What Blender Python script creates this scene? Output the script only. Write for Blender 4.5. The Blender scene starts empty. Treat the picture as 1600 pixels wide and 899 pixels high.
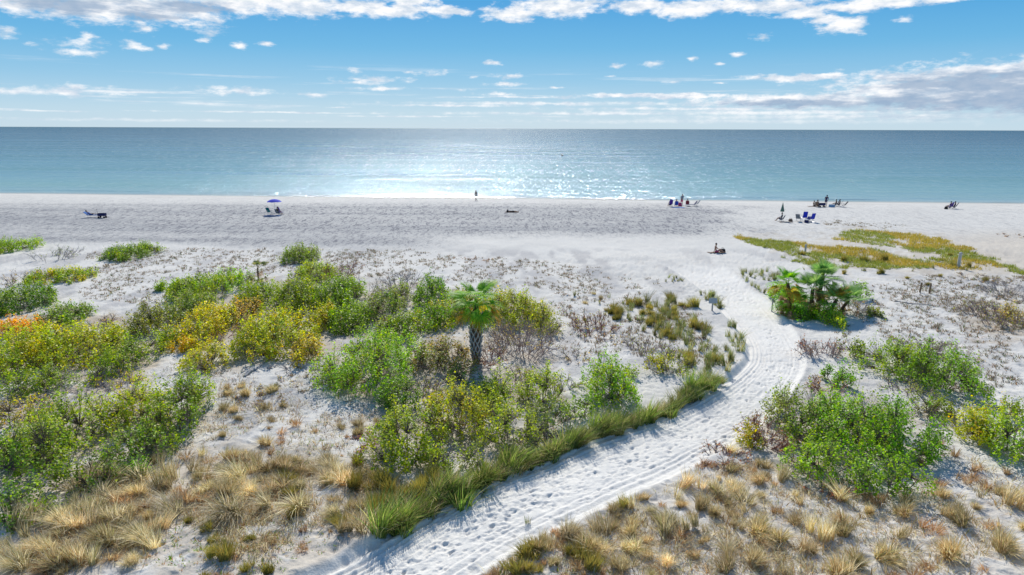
import bpy, math, random
import numpy as np
from mathutils import Matrix, Vector
random.seed(7)
RNG = np.random.default_rng(11)
sc = bpy.context.scene
COL = sc.collection

# ------------------------------------------------------------------ camera
F = 1600 * 24.0 / 36.0
CAM = np.array([0.0, 0.0, 13.2])
pitch = math.atan((449.5 - 201.0) / F); roll = math.radians(0.215)
fwd = np.array([0, math.cos(pitch), -math.sin(pitch)])
up0 = np.array([0, math.sin(pitch), math.cos(pitch)]); rt0 = np.array([1.0, 0, 0])
RT = rt0 * math.cos(roll) + up0 * math.sin(roll)
UP = up0 * math.cos(roll) - rt0 * math.sin(roll)
cam_d = bpy.data.cameras.new('camera'); cam = bpy.data.objects.new('camera', cam_d); COL.objects.link(cam)
cam_d.lens = 24; cam_d.sensor_width = 36; cam_d.clip_start = 0.1; cam_d.clip_end = 90000
M4 = Matrix.Identity(4)
for i in range(3):
    M4[i][0] = RT[i]; M4[i][1] = UP[i]; M4[i][2] = -fwd[i]; M4[i][3] = CAM[i]
cam.matrix_world = M4
sc.camera = cam

# ------------------------------------------------------------------ light, exposure
SUN_AZ = -3.2; SUN_EL = 38.0
sc.view_settings.view_transform = 'Standard'; sc.view_settings.look = 'None'
sc.view_settings.gamma = 1; sc.view_settings.use_curve_mapping = False
sc.view_settings.exposure = 0.06
ld = bpy.data.lights.new('sun', 'SUN'); ld.energy = 5.0; ld.angle = math.radians(0.53); ld.color = (1.0, 0.965, 0.9)
sun = bpy.data.objects.new('sun', ld); COL.objects.link(sun)
az, el = math.radians(SUN_AZ), math.radians(SUN_EL)
sdir = Vector((math.sin(az) * math.cos(el), math.cos(az) * math.cos(el), math.sin(el)))
sun.rotation_euler = sdir.to_track_quat('Z', 'Y').to_euler()
sun.location = (0, 0, 60)

def pix_dir(px, py):
    d = fwd + RT * (px - 800) / F + UP * (449.5 - py) / F
    return d / np.linalg.norm(d)
def pix_uv(px, py):
    d = pix_dir(px, py)
    return math.degrees(math.atan2(d[0], d[1])), math.degrees(math.asin(d[2]))

class NT:
    """small helper for node trees"""
    def __init__(s, tree): s.t = tree; s.n = tree.nodes; s.l = tree.links
    def node(s, typ, **kw):
        n = s.n.new(typ)
        for k, v in kw.items(): setattr(n, k, v)
        return n
    def link(s, a, b): s.l.new(a, b)
    def put(s, sock, v):
        if hasattr(v, 'node'): s.l.new(v, sock)
        else: sock.default_value = v
    def math(s, op, a, b=0.0, c=0.0, clamp=False):
        n = s.n.new('ShaderNodeMath'); n.operation = op; n.use_clamp = clamp
        s.put(n.inputs[0], a); s.put(n.inputs[1], b); s.put(n.inputs[2], c)
        return n.outputs[0]
    def noise(s, vec, scale, detail=3, rough=0.5, out=0, lac=2.0, dist=0.0):
        n = s.n.new('ShaderNodeTexNoise'); s.put(n.inputs['Vector'], vec)
        n.inputs['Scale'].default_value = scale; n.inputs['Detail'].default_value = detail
        n.inputs['Roughness'].default_value = rough; n.inputs['Lacunarity'].default_value = lac
        n.inputs['Distortion'].default_value = dist
        return n.outputs[out]
    def mapr(s, v, a, b, c=0.0, d=1.0, smooth=False):
        n = s.n.new('ShaderNodeMapRange'); n.interpolation_type = 'SMOOTHSTEP' if smooth else 'LINEAR'
        s.put(n.inputs[0], v); n.inputs[1].default_value = a; n.inputs[2].default_value = b
        n.inputs[3].default_value = c; n.inputs[4].default_value = d
        return n.outputs[0]
    def mix(s, f, a, b, mode='MIX'):
        n = s.n.new('ShaderNodeMix'); n.data_type = 'RGBA'; n.blend_type = mode
        s.put(n.inputs[0], f); s.put(n.inputs[6], a); s.put(n.inputs[7], b)
        return n.outputs[2]
    def vmul(s, v, sx, sy, sz):
        n = s.n.new('ShaderNodeVectorMath'); n.operation = 'MULTIPLY'
        s.put(n.inputs[0], v); n.inputs[1].default_value = (sx, sy, sz)
        return n.outputs[0]
    def comb(s, x, y, z=0.0):
        n = s.n.new('ShaderNodeCombineXYZ'); s.put(n.inputs[0], x); s.put(n.inputs[1], y); s.put(n.inputs[2], z)
        return n.outputs[0]
    def ramp(s, f, stops):
        n = s.n.new('ShaderNodeValToRGB'); s.put(n.inputs[0], f)
        e = n.color_ramp.elements
        while len(e) < len(stops): e.new(0.5)
        for i, (p, c) in enumerate(stops): e[i].position = p; e[i].color = (*c, 1)
        return n.outputs[0]

# ------------------------------------------------------------------ world: sky with clouds
W = bpy.data.worlds.new('World'); sc.world = W; W.use_nodes = True
t = NT(W.node_tree); t.n.clear()
tc = t.node('ShaderNodeTexCoord'); gen = tc.outputs['Generated']
nrm = t.node('ShaderNodeVectorMath', operation='NORMALIZE'); t.link(gen, nrm.inputs[0])
sx = t.node('ShaderNodeSeparateXYZ'); t.link(nrm.outputs[0], sx.inputs[0])
U = t.math('MULTIPLY', t.math('ARCTAN2', sx.outputs[0], sx.outputs[1]), 57.29578)
Vv = t.math('MULTIPLY', t.math('ARCSINE', sx.outputs[2]), 57.29578)
sky = t.node('ShaderNodeTexSky', sky_type='NISHITA'); sky.sun_disc = False
sky.sun_elevation = el; sky.sun_rotation = az % (2 * math.pi); sky.altitude = 0; sky.air_density = 1.0; sky.dust_density = 0.3; sky.ozone_density = 2.0
K = 10.0
def c10(r, g, b): return (r * K, g * K, b * K)
rmp = t.ramp(t.mapr(Vv, 0, 90), [(0.0, (0.52, 0.68, 0.80)), (0.014, (0.47, 0.66, 0.80)), (0.040, (0.27, 0.54, 0.77)), (0.068, (0.13, 0.44, 0.74)),
                            (0.105, (0.055, 0.34, 0.70)), (0.3, (0.045, 0.19, 0.46)), (1.0, (0.025, 0.10, 0.31))])
rm = t.node('ShaderNodeVectorMath', operation='SCALE'); t.link(rmp, rm.inputs[0]); rm.inputs['Scale'].default_value = K
skyc = t.mix(0.93, sky.outputs[0], rm.outputs[0])
# cloud field in direction coordinates (degrees), warped by noise
uv = t.comb(U, Vv)
wn = t.noise(t.vmul(uv, 0.35, 1.0, 1), 1.0, 5, 0.6, out=1)
wn2 = t.node('ShaderNodeVectorMath', operation='SUBTRACT'); t.link(wn, wn2.inputs[0]); wn2.inputs[1].default_value = (0.5, 0.5, 0.5)
ww = t.vmul(wn2.outputs[0], 3.2, 0.75, 0)
uvw = t.node('ShaderNodeVectorMath', operation='ADD'); t.link(uv, uvw.inputs[0]); t.link(ww, uvw.inputs[1])
def field(list_, vec):
    cur = None
    for (px, py, a, b) in list_:
        cu, cv = pix_uv(px, py); a_ = a * 0.0515; b_ = b * 0.0515
        n = t.node('ShaderNodeVectorMath', operation='MULTIPLY_ADD'); t.link(vec, n.inputs[0])
        n.inputs[1].default_value = (1 / a_, 1 / b_, 0); n.inputs[2].default_value = (-cu / a_, -cv / b_, 0)
        L = t.node('ShaderNodeVectorMath', operation='LENGTH'); t.link(n.outputs[0], L.inputs[0])
        v = L.outputs['Value']
        cur = v if cur is None else t.math('MINIMUM', cur, v)
    return cur
big = [(40, -6, 110, 26), (150, 8, 95, 28), (250, 12, 110, 27), (370, 2, 100, 24), (470, 6, 90, 22), (560, 12, 70, 13), (620, 16, 75, 13),
       (640, 0, 60, 12), (700, 20, 45, 9), (800, 22, 60, 14), (870, 12, 95, 17), (1000, 10, 60, 13), (1080, 14, 75, 15), (1140, 8, 50, 13), (1210, 8, 70, 14),
       (1265, 18, 50, 12), (1316, 38, 42, 14), (1290, 30, 30, 10), (1390, 2, 90, 10), (1340, 10, 60, 9), (1480, -6, 90, 8),
       (1440, 122, 90, 12), (1560, 110, 150, 12), (1500, 142, 200, 40), (1600, 138, 190, 42), (1700, 134, 180, 42), (1410, 148, 130, 24), (1250, 158, 200, 12), (1030, 150, 170, 5), (1250, 122, 95, 7)]
small = [(14, 50, 17, 9), (228, 46, 20, 8), (212, 72, 22, 9), (255, 72, 18, 4), (326, 44, 26, 12), (372, 72, 13, 6), (120, 68, 45, 7), (135, 62, 16, 9), (122, 82, 35, 6),
         (42, 68, 12, 3), (415, 68, 18, 4), (320, 63, 10, 4), (100, 144, 100, 7), (120, 138, 50, 7), (25, 143, 60, 6), (365, 142, 80, 7), (340, 138, 30, 5), (485, 148, 26, 4),
         (550, 110, 18, 6), (585, 124, 62, 6), (560, 128, 45, 5), (600, 139, 62, 4), (670, 114, 26, 8), (635, 112, 12, 3), (770, 99, 15, 5), (792, 120, 28, 6), (790, 132, 40, 4),
         (780, 147, 42, 5), (790, 148, 25, 6), (720, 140, 25, 3), (1022, 100, 22, 6), (1082, 93, 9, 4), (965, 104, 14, 4), (1152, 86, 12, 4), (1192, 58, 18, 6), (1126, 100, 11, 3),
         (1055, 128, 24, 3), (1412, 30, 15, 5), (1125, 130, 14, 2), (950, 119, 12, 2), (870, 137, 16, 2), (530, 168, 22, 2), (740, 120, 10, 3)]
streak = [(1200, 176, 420, 6), (1150, 190, 500, 5), (250, 188, 300, 3), (800, 152, 120, 2), (860, 162, 290, 4), (1150, 170, 330, 4), (700, 165, 150, 3), (430, 176, 210, 1.8), (70, 173, 70, 1.6), (940, 178, 380, 3.5), (1350, 183, 360, 7), (640, 182, 150, 1.6)]
edge = t.noise(t.vmul(uv, 0.8, 1.9, 1), 1.0, 7, 0.62)
edge_s = t.math('SUBTRACT', edge, 0.5)
def dens(lst, soft, amp, w=1.0):
    d = field(lst, uvw.outputs[0] if w > 0.9 else uvs.outputs[0])
    v = t.math('ADD', t.math('SUBTRACT', 1.0, d), t.math('MULTIPLY', edge_s, amp))
    return t.mapr(v, -0.02, soft, smooth=True)
ww2 = t.vmul(wn2.outputs[0], 1.5, 0.28, 0)
uvs = t.node('ShaderNodeVectorMath', operation='ADD'); t.link(uv, uvs.inputs[0]); t.link(ww2, uvs.inputs[1])
dbig = dens(big, 0.62, 1.7)
dsm = dens(small, 1.3, 3.4, 0.5)
dst = t.math('MULTIPLY', dens(streak, 1.1, 2.4, 0.5), 0.9)
# overhead cloud deck outside the frame goes on from the top bank
zz = t.math('MAXIMUM', sx.outputs[2], 0.03)
pl = t.comb(t.math('DIVIDE', sx.outputs[0], zz), t.math('DIVIDE', sx.outputs[1], zz))
hn = t.noise(pl, 0.55, 6, 0.6)
high = t.math('MULTIPLY', t.mapr(hn, 0.55, 0.69, smooth=True), t.mapr(Vv, 9.0, 12.0))
vn = t.noise(t.vmul(uv, 0.055, 1.5, 1), 1.0, 6, 0.62)
veil = t.math('MULTIPLY', t.mapr(vn, 0.53, 0.68, smooth=True), t.math('MULTIPLY', t.mapr(Vv, 0.3, 1.0), t.mapr(Vv, 5.0, 2.6)))
veil = t.math('MULTIPLY', veil, 0.75)
D = t.math('MAXIMUM', t.math('MAXIMUM', t.math('MAXIMUM', dbig, veil), dsm), t.math('MAXIMUM', dst, high))
gray = [(90, 4, 75, 15), (60, -8, 60, 14), (225, 22, 50, 13), (300, 12, 60, 12), (150, -4, 80, 9), (1530, 132, 150, 24), (1560, 160, 240, 22), (1420, 160, 170, 12), (1250, 161, 150, 7), (1640, 150, 200, 36)]
gd = field(gray, uvw.outputs[0])
gn = t.noise(t.vmul(uv, 0.5, 2.6, 1), 0.8, 5, 0.6)
gm = t.mapr(t.math('ADD', t.math('SUBTRACT', 1.0, gd), t.math('MULTIPLY', t.math('SUBTRACT', gn, 0.5), 2.2)), -0.15, 0.7, smooth=True)
gm = t.math('MAXIMUM', gm, t.math('MULTIPLY', t.mapr(hn, 0.6, 0.75), t.mapr(Vv, 9.0, 14.0)))
sh = t.mapr(t.noise(t.vmul(uv, 0.7, 1.8, 1), 0.8, 6, 0.62), 0.38, 0.58)
white = t.mix(sh, c10(0.62, 0.71, 0.82) + (1,), c10(0.98, 0.985, 1.0) + (1,))
ccol = t.mix(t.math('MULTIPLY', gm, 0.74), white, c10(0.22, 0.35, 0.53) + (1,))
# haze veils thin low clouds towards the horizon
fade = t.mapr(Vv, 0.0, 1.6, 0.3, 1.0, smooth=True)
skyf = t.mix(t.math('MULTIPLY', D, fade), skyc, ccol)
below = t.mapr(Vv, -0.6, -0.2)
skyf = t.mix(below, c10(0.10, 0.2, 0.26) + (1,), skyf)
bg = t.node('ShaderNodeBackground'); t.link(skyf, bg.inputs[0]); bg.inputs[1].default_value = 0.1
wo = t.node('ShaderNodeOutputWorld'); t.link(bg.outputs[0], wo.inputs[0])

# ------------------------------------------------------------------ numpy noise
_T = np.random.default_rng(5).random((256, 256)).astype(np.float64)
def vnoise(x, y, seed=0):
    x = x + seed * 17.31; y = y + seed * 9.77
    xi = np.floor(x).astype(np.int64); yi = np.floor(y).astype(np.int64)
    fx = x - xi; fy = y - yi
    fx = fx * fx * (3 - 2 * fx); fy = fy * fy * (3 - 2 * fy)
    a = _T[xi & 255, yi & 255]; b = _T[(xi + 1) & 255, yi & 255]; c = _T[xi & 255, (yi + 1) & 255]; d = _T[(xi + 1) & 255, (yi + 1) & 255]
    return (a * (1 - fx) + b * fx) * (1 - fy) + (c * (1 - fx) + d * fx) * fy
def fbm(x, y, o=4, seed=0):
    v = 0; a = 0.5; tot = 0
    for i in range(o):
        v = v + a * vnoise(x * 2 ** i, y * 2 ** i, seed + i); tot += a; a *= 0.5
    return v / tot
def sstep(a, b, x):
    q = np.clip((x - a) / (b - a), 0, 1); return q * q * (3 - 2 * q)

def unproj_z(px, py, z):
    d = pix_dir(px, py); k = (z - CAM[2]) / d[2]
    return CAM + d * k
def project(x, y, z):
    P = np.stack([x - CAM[0], y - CAM[1], z - CAM[2]], -1)
    zf = P @ fwd
    return 800 + F * (P @ RT) / zf, 449.5 - F * (P @ UP) / zf
def inpoly(px, py, poly):
    px = np.asarray(px, float); py = np.asarray(py, float)
    r = np.zeros(px.shape, bool); n = len(poly)
    for i in range(n):
        x1, y1 = poly[i]; x2, y2 = poly[(i + 1) % n]
        c = ((y1 > py) != (y2 > py)) & (px < (x2 - x1) * (py - y1) / (y2 - y1 + 1e-9) + x1)
        r ^= c
    return r

# ------------------------------------------------------------------ terrain
SA = unproj_z(0, 302, 0.0)[:2]; SB = unproj_z(1600, 318, 0.0)[:2]
sv = (SB - SA) / np.linalg.norm(SB - SA); snorm = np.array([sv[1], -sv[0]])      # towards land
def shore(x, y):
    return (x - SA[0]) * snorm[0] + (y - SA[1]) * snorm[1] + 1.2 * (fbm(x * 0.03, x * 0 + 3.3, 2, 4) - 0.5) * 2

LP = [(380, 960), (470, 915), (560, 858), (640, 812), (720, 772), (800, 738), (880, 705), (960, 672), (1030, 648), (1090, 618), (1135, 590), (1163, 560), (1165, 530), (1150, 500), (1130, 472), (1112, 450), (1085, 430), (1050, 412), (1000, 396)]
RP = [(610, 960), (690, 915), (770, 862), (850, 812), (930, 779), (1000, 750), (1070, 716), (1130, 688), (1180, 658), (1215, 630), (1242, 602), (1258, 575), (1254, 548), (1234, 520), (1208, 492), (1180, 467), (1152, 445), (1130, 425), (1110, 405)]
ZP = 0.95
Lw = np.array([unproj_z(*p, ZP)[:2] for p in LP]); Rw = np.array([unproj_z(*p, ZP)[:2] for p in RP])
def resample(P, n):
    # smooth Catmull-Rom
    out = []
    m = len(P)
    for i in range(m - 1):
        p0 = P[max(i - 1, 0)]; p1 = P[i]; p2 = P[i + 1]; p3 = P[min(i + 2, m - 1)]
        for k in range(n):
            q = k / n
            out.append(0.5 * ((2 * p1) + (-p0 + p2) * q + (2 * p0 - 5 * p1 + 4 * p2 - p3) * q * q + (-p0 + 3 * p1 - 3 * p2 + p3) * q ** 3))
    out.append(P[-1]); return np.array(out)
Ls = resample(Lw, 4); Rs = resample(Rw, 4)
Cs = (Ls + Rs) / 2; Hw = np.linalg.norm(Ls - Rs, axis=1) / 2
seglen = np.linalg.norm(np.diff(Cs, axis=0), axis=1); Sarc = np.concatenate([[0], np.cumsum(seglen)])
SMAX = Sarc[-1]
def path_st(x, y):
    """arc length s and signed normalised offset t (-1 left edge, +1 right edge)"""
    best = np.full(x.shape, 1e9); S = np.zeros(x.shape); T = np.full(x.shape, 9.0)
    for i in range(len(Cs) - 1):
        a = Cs[i]; b = Cs[i + 1]; d = b - a; L2 = d @ d
        q = np.clip(((x - a[0]) * d[0] + (y - a[1]) * d[1]) / L2, 0, 1)
        dx = x - (a[0] + d[0] * q); dy = y - (a[1] + d[1] * q)
        dist = dx * dx + dy * dy
        m = dist < best
        side = np.sign(d[0] * (y - a[1]) - d[1] * (x - a[0]))
        w = Hw[i] * (1 - q) + Hw[i + 1] * q
        best = np.where(m, dist, best); S = np.where(m, Sarc[i] + q * seglen[i], S)
        T = np.where(m, -side * np.sqrt(dist) / w, T)
    return S, T

def base_height(x, y):
    s = shore(x, y)
    h = 0.9 * sstep(0, 22, s) - 0.055 * np.clip(-s, 0, 60) + 0.035 * np.clip(s, 0, 1.5)
    ramp = sstep(38, 62, s)
    h = h + ramp * 0.25 * (fbm(x * 0.13, y * 0.13, 3, 2) - 0.5) * 2 + 0.06 * (fbm(x * 0.4, y * 0.25, 2, 8) - 0.5) * sstep(6, 20, s)
    return h, s, ramp
def terrain(x, y):
    h, s, ramp = base_height(x, y)
    S, T = path_st(x, y)
    pe = 1 - sstep(SMAX - 9, SMAX - 1, S)                                   # path relief fades out onto the beach
    aT = np.abs(T)
    inside = 1 - sstep(0.9, 1.15, aT)
    sm = 1 - inside * pe
    # undulating rough sand outside
    h0 = h
    rough = (fbm(x * 1.1, y * 1.1, 4, 3) - 0.5) * 0.16 + (fbm(x * 4.2, y * 4.2, 3, 7) - 0.5) * 0.07
    h = h + ramp * rough * (0.12 + 0.88 * sm)
    # path bed sits a little lower; berms along the edges
    h = h - pe * inside * 0.16
    wl = (1 + 0.35 * (fbm(S * 0.6, S * 0 + 1, 2, 5) - 0.5))
    h = h + pe * 0.12 * np.exp(-((T + 1.02) / 0.1) ** 2) * wl + pe * 0.11 * np.exp(-((T - 1.0) / 0.09) ** 2) * wl
    h = h - pe * 0.07 * np.exp(-((T + 0.84) / 0.05) ** 2) + pe * 0.04 * np.exp(-((T + 0.72) / 0.05) ** 2)
    # wheel ruts following the path
    for c, w, a in ((-0.68, 0.03, 0.06), (-0.58, 0.026, 0.05), (-0.46, 0.022, 0.035), (-0.36, 0.022, 0.03), (-0.2, 0.02, 0.022), (0.5, 0.025, 0.025), (0.62, 0.028, 0.03), (0.8, 0.03, 0.02)):
        cc = c + 0.04 * np.sin(S * 0.21 + c * 9)
        h = h - pe * a * np.exp(-((T - cc) / w) ** 2) + pe * a * 0.6 * np.exp(-((T - cc - 2.1 * w) / w) ** 2)
    h = h + pe * inside * ((fbm(x * 2.3, y * 2.3, 4, 12) - 0.5) * 0.07 + (fbm(S * 1.2, T * 14, 3, 15) - 0.5) * 0.03)
    return h, s, S, T, pe
def hz(x, y):
    a = np.atleast_1d(np.asarray(x, float)); b = np.atleast_1d(np.asarray(y, float))
    h = terrain(a, b)[0]
    return h if np.ndim(x) else float(h[0])
def gp(px, py):
    z = 1.0
    for _ in range(5):
        p = unproj_z(px, py, z); z = hz(p[0], p[1]) if p[1] < 200 else 0
    return np.array([p[0], p[1], z])

# rows and columns of the ground mesh: finer near the camera
def dist_row(py): return unproj_z(800, py, 0.9)[1]
rows = [-80, -45, -20, -5, 4, 9, 12]
rows += [dist_row(p) for p in np.arange(1010, 430, -1.12)] + [dist_row(p) for p in np.arange(430, 298, -1.6)]
ylast = rows[-1]
rows += [ylast + 2, ylast + 5, ylast + 9, ylast + 15, ylast + 25, ylast + 45]
rows = np.array(sorted(rows))
tt = np.concatenate([[-9, -5, -3, -2, -1.5, -1.2, -1.05], np.linspace(-0.92, 0.92, 1000), [1.05, 1.2, 1.5, 2, 3, 5, 9]])
YY, TT_ = np.meshgrid(rows, tt, indexing='ij')
XX = TT_ * np.maximum(YY, 14.0)
HH, SS, PS, PT, PE = terrain(XX, YY)
NR, NC = XX.shape

# footprints pressed into the path and the sand around it
def stamp(x, y, ang, L, Wd, depth):
    i0 = np.searchsorted(rows, y - 0.5); i1 = np.searchsorted(rows, y + 0.5)
    tq = x / max(y, 14.0); dt = 0.5 / max(y, 14.0)
    j0 = np.searchsorted(tt, tq - dt); j1 = np.searchsorted(tt, tq + dt)
    if i1 <= i0 or j1 <= j0: return
    X = XX[i0:i1, j0:j1] - x; Y = YY[i0:i1, j0:j1] - y
    ca, sa = math.cos(ang), math.sin(ang)
    a = (X * ca + Y * sa) / L; b = (-X * sa + Y * ca) / Wd
    r = np.sqrt(a * a + b * b)
    HH[i0:i1, j0:j1] += -depth * np.exp(-(r ** 4)) + depth * 0.22 * np.exp(-((r - 1.5) / 0.35) ** 2)
for k in range(2300):
    s = RNG.uniform(0, SMAX + 2); i = min(np.searchsorted(Sarc, s), len(Cs) - 1)
    tq = np.clip(RNG.normal(0.12, 0.30), -0.5, 0.75)
    c = Cs[i]; d = Cs[min(i + 1, len(Cs) - 1)] - Cs[i - 1]; d = d / np.linalg.norm(d)
    nrm_ = np.array([d[1], -d[0]])
    p = c + nrm_ * tq * Hw[i] + RNG.normal(0, 0.2, 2)
    stamp(p[0], p[1], math.atan2(d[1], d[0]) + RNG.normal(0, 0.35), 0.115 * RNG.uniform(0.6, 1.3), 0.052 * RNG.uniform(0.8, 1.4), RNG.uniform(0.012, 0.045))
for k in range(2600):
    px = RNG.uniform(880, 1240); py = RNG.uniform(392, 470)
    p = unproj_z(px, py, 0.95)
    stamp(p[0], p[1], RNG.uniform(0.9, 2.2), 0.2, 0.11, RNG.uniform(0.03, 0.06))
for k in range(2600):
    px = RNG.uniform(0, 1600); py = RNG.uniform(470, 899)
    p = unproj_z(px, py, 0.95)
    stamp(p[0], p[1], RNG.uniform(0, 6.28), RNG.uniform(0.1, 0.3), RNG.uniform(0.08, 0.2), RNG.uniform(-0.02, 0.05))

# sand colour: pale quartz sand, greyer raked band with footprint shadow painted in, tan leaf litter under the plants
PXg, PYg = project(XX, np.maximum(YY, 6.0), HH)
def litter_mask():
    m = np.zeros(XX.shape)
    for poly, a in LITTER:
        blur = 0
        for ox, oy in ((0, 0), (9, 5), (-9, 4), (5, -6), (-6, -5)):
            blur = blur + inpoly(PXg + ox + (fbm(XX * 0.8, YY * 0.8, 3, 6) - 0.5) * 80, PYg + oy + (fbm(XX * 0.8, YY * 0.8, 3, 9) - 0.5) * 50, poly)
        m = np.maximum(m, a * blur / 5)
    return m
LITTER = [([(0, 930), (0, 790), (120, 740), (280, 690), (420, 690), (600, 730), (640, 790), (540, 860), (480, 930)], 0.5),
          ([(0, 500), (120, 470), (240, 520), (250, 600), (330, 620), (300, 700), (180, 780), (0, 830)], 0.8),
          ([(270, 470), (420, 440), (560, 440), (860, 470), (870, 560), (900, 680), (700, 750), (560, 740), (560, 640), (500, 560), (300, 580)], 0.6),
          ([(700, 910), (830, 820), (980, 770), (1160, 710), (1300, 790), (1600, 770), (1600, 930), (700, 930)], 0.25),
          ([(1150, 366), (1340, 384), (1240, 372), (1340, 358), (1440, 364), (1560, 406), (1600, 432), (1500, 425), (1310, 422), (1240, 400)], 0.5),
          ([(1500, 470), (1600, 450), (1600, 540), (1510, 520)], 0.7),
          ([(1150, 640), (1300, 600), (1460, 640), (1470, 760), (1330, 790), (1200, 740)], 0.5)]
lm = litter_mask() * sstep(0.35, 0.6, fbm(XX * 1.3, YY * 1.3, 4, 21) + 0.1)
lm = lm * (1 - (1 - sstep(0.85, 1.1, np.abs(PT))) * PE)
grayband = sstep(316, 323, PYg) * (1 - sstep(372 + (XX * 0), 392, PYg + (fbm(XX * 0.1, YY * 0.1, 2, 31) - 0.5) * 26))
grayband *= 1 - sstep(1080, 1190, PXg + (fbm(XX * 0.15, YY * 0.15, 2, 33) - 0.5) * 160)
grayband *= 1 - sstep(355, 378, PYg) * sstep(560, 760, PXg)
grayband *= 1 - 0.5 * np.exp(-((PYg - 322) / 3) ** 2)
wet = sstep(3.5, -0.5, SS) + 0.5 * np.exp(-((SS - 7 - 2 * (fbm(XX * 0.03, SS * 0, 2, 47) - .5)) / .5) ** 2) * sstep(.45, .6, fbm(XX * 0.15, SS * 0, 3, 49))
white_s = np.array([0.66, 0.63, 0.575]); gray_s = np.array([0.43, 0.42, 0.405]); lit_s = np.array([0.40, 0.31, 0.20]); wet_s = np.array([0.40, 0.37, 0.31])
vc = np.ones(XX.shape + (4,)); base = white_s[None, None, :] * (0.93 + 0.12 * fbm(XX * 0.25, YY * 0.25, 4, 14))[..., None]
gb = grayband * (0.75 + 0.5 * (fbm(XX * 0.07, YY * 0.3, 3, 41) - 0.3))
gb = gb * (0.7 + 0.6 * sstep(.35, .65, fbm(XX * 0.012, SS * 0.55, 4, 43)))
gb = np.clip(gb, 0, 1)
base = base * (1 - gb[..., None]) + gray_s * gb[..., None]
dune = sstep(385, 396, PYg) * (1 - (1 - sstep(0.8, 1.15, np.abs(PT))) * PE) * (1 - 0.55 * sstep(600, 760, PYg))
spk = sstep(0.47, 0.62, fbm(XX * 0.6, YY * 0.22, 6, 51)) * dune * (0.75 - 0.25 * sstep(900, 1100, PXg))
base = base * (0.95 + 0.15 * ((1 - sstep(0.95, 1.06, np.abs(PT))) * PE)[..., None])
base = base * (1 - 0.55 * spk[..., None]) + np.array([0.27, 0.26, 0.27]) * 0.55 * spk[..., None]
base = base * (1 - lm[..., None] * 0.8) + lit_s * lm[..., None] * 0.8
base = base * (1 - wet[..., None]) + wet_s * wet[..., None]
tanr = sstep(1380, 1560, PXg) * sstep(350, 380, PYg) * (1 - sstep(420, 440, PYg)) * 0.6
base = base * (1 - tanr[..., None]) + np.array([0.56, 0.48, 0.38]) * tanr[..., None]
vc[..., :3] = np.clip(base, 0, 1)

def build_mesh(name, V, Fc, mats, cols=None, colname='col', smooth=False, mi=None):
    """V (n,3), Fc (m,k) array or list of arrays of equal-size faces"""
    me = bpy.data.meshes.new(name)
    Fl = Fc if isinstance(Fc, list) else [Fc]
    Fl = [f for f in Fl if len(f)]
    nl = sum(f.size for f in Fl); nf = sum(len(f) for f in Fl)
    me.vertices.add(len(V)); me.vertices.foreach_set('co', np.ascontiguousarray(V, np.float32).ravel())
    me.loops.add(nl); me.loops.foreach_set('vertex_index', np.concatenate([f.ravel() for f in Fl]).astype(np.int32))
    me.polygons.add(nf)
    ls = []; o = 0; lt = []
    for f in Fl:
        ls.append(o + np.arange(len(f)) * f.shape[1]); lt.append(np.full(len(f), f.shape[1])); o += f.size
    me.polygons.foreach_set('loop_start', np.concatenate(ls).astype(np.int32))
    me.polygons.foreach_set('loop_total', np.concatenate(lt).astype(np.int32))
    if smooth: me.polygons.foreach_set('use_smooth', np.ones(nf, bool))
    if mi is not None: me.polygons.foreach_set('material_index', np.asarray(mi, np.int32))
    if cols is not None:
        a = me.color_attributes.new(colname, 'FLOAT_COLOR', 'POINT')
        c = np.ones((len(V), 4), np.float32); c[:, :cols.shape[1]] = cols
        a.data.foreach_set('color', c.ravel())
    me.update(calc_edges=True)
    for m in (mats if isinstance(mats, (list, tuple)) else [mats]): me.materials.append(m)
    return me
def add(name, me, parent=None, loc=None, rz=0, **props):
    o = bpy.data.objects.new(name, me); COL.objects.link(o)
    if parent: o.parent = parent
    if loc is not None: o.location = loc
    if rz: o.rotation_euler = (0, 0, rz)
    for k, v in props.items():
        if v: o[k] = v
    return o
def thing(name, label, cat, loc, rz=0, group=None, scale=None):
    o = bpy.data.objects.new(name, None); COL.objects.link(o); o.empty_display_size = 0.2
    o.location = loc; o.rotation_euler = (0, 0, rz); o['label'] = label; o['category'] = cat
    if group: o['group'] = group
    if scale: o.scale = (scale,) * 3
    return o

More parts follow.
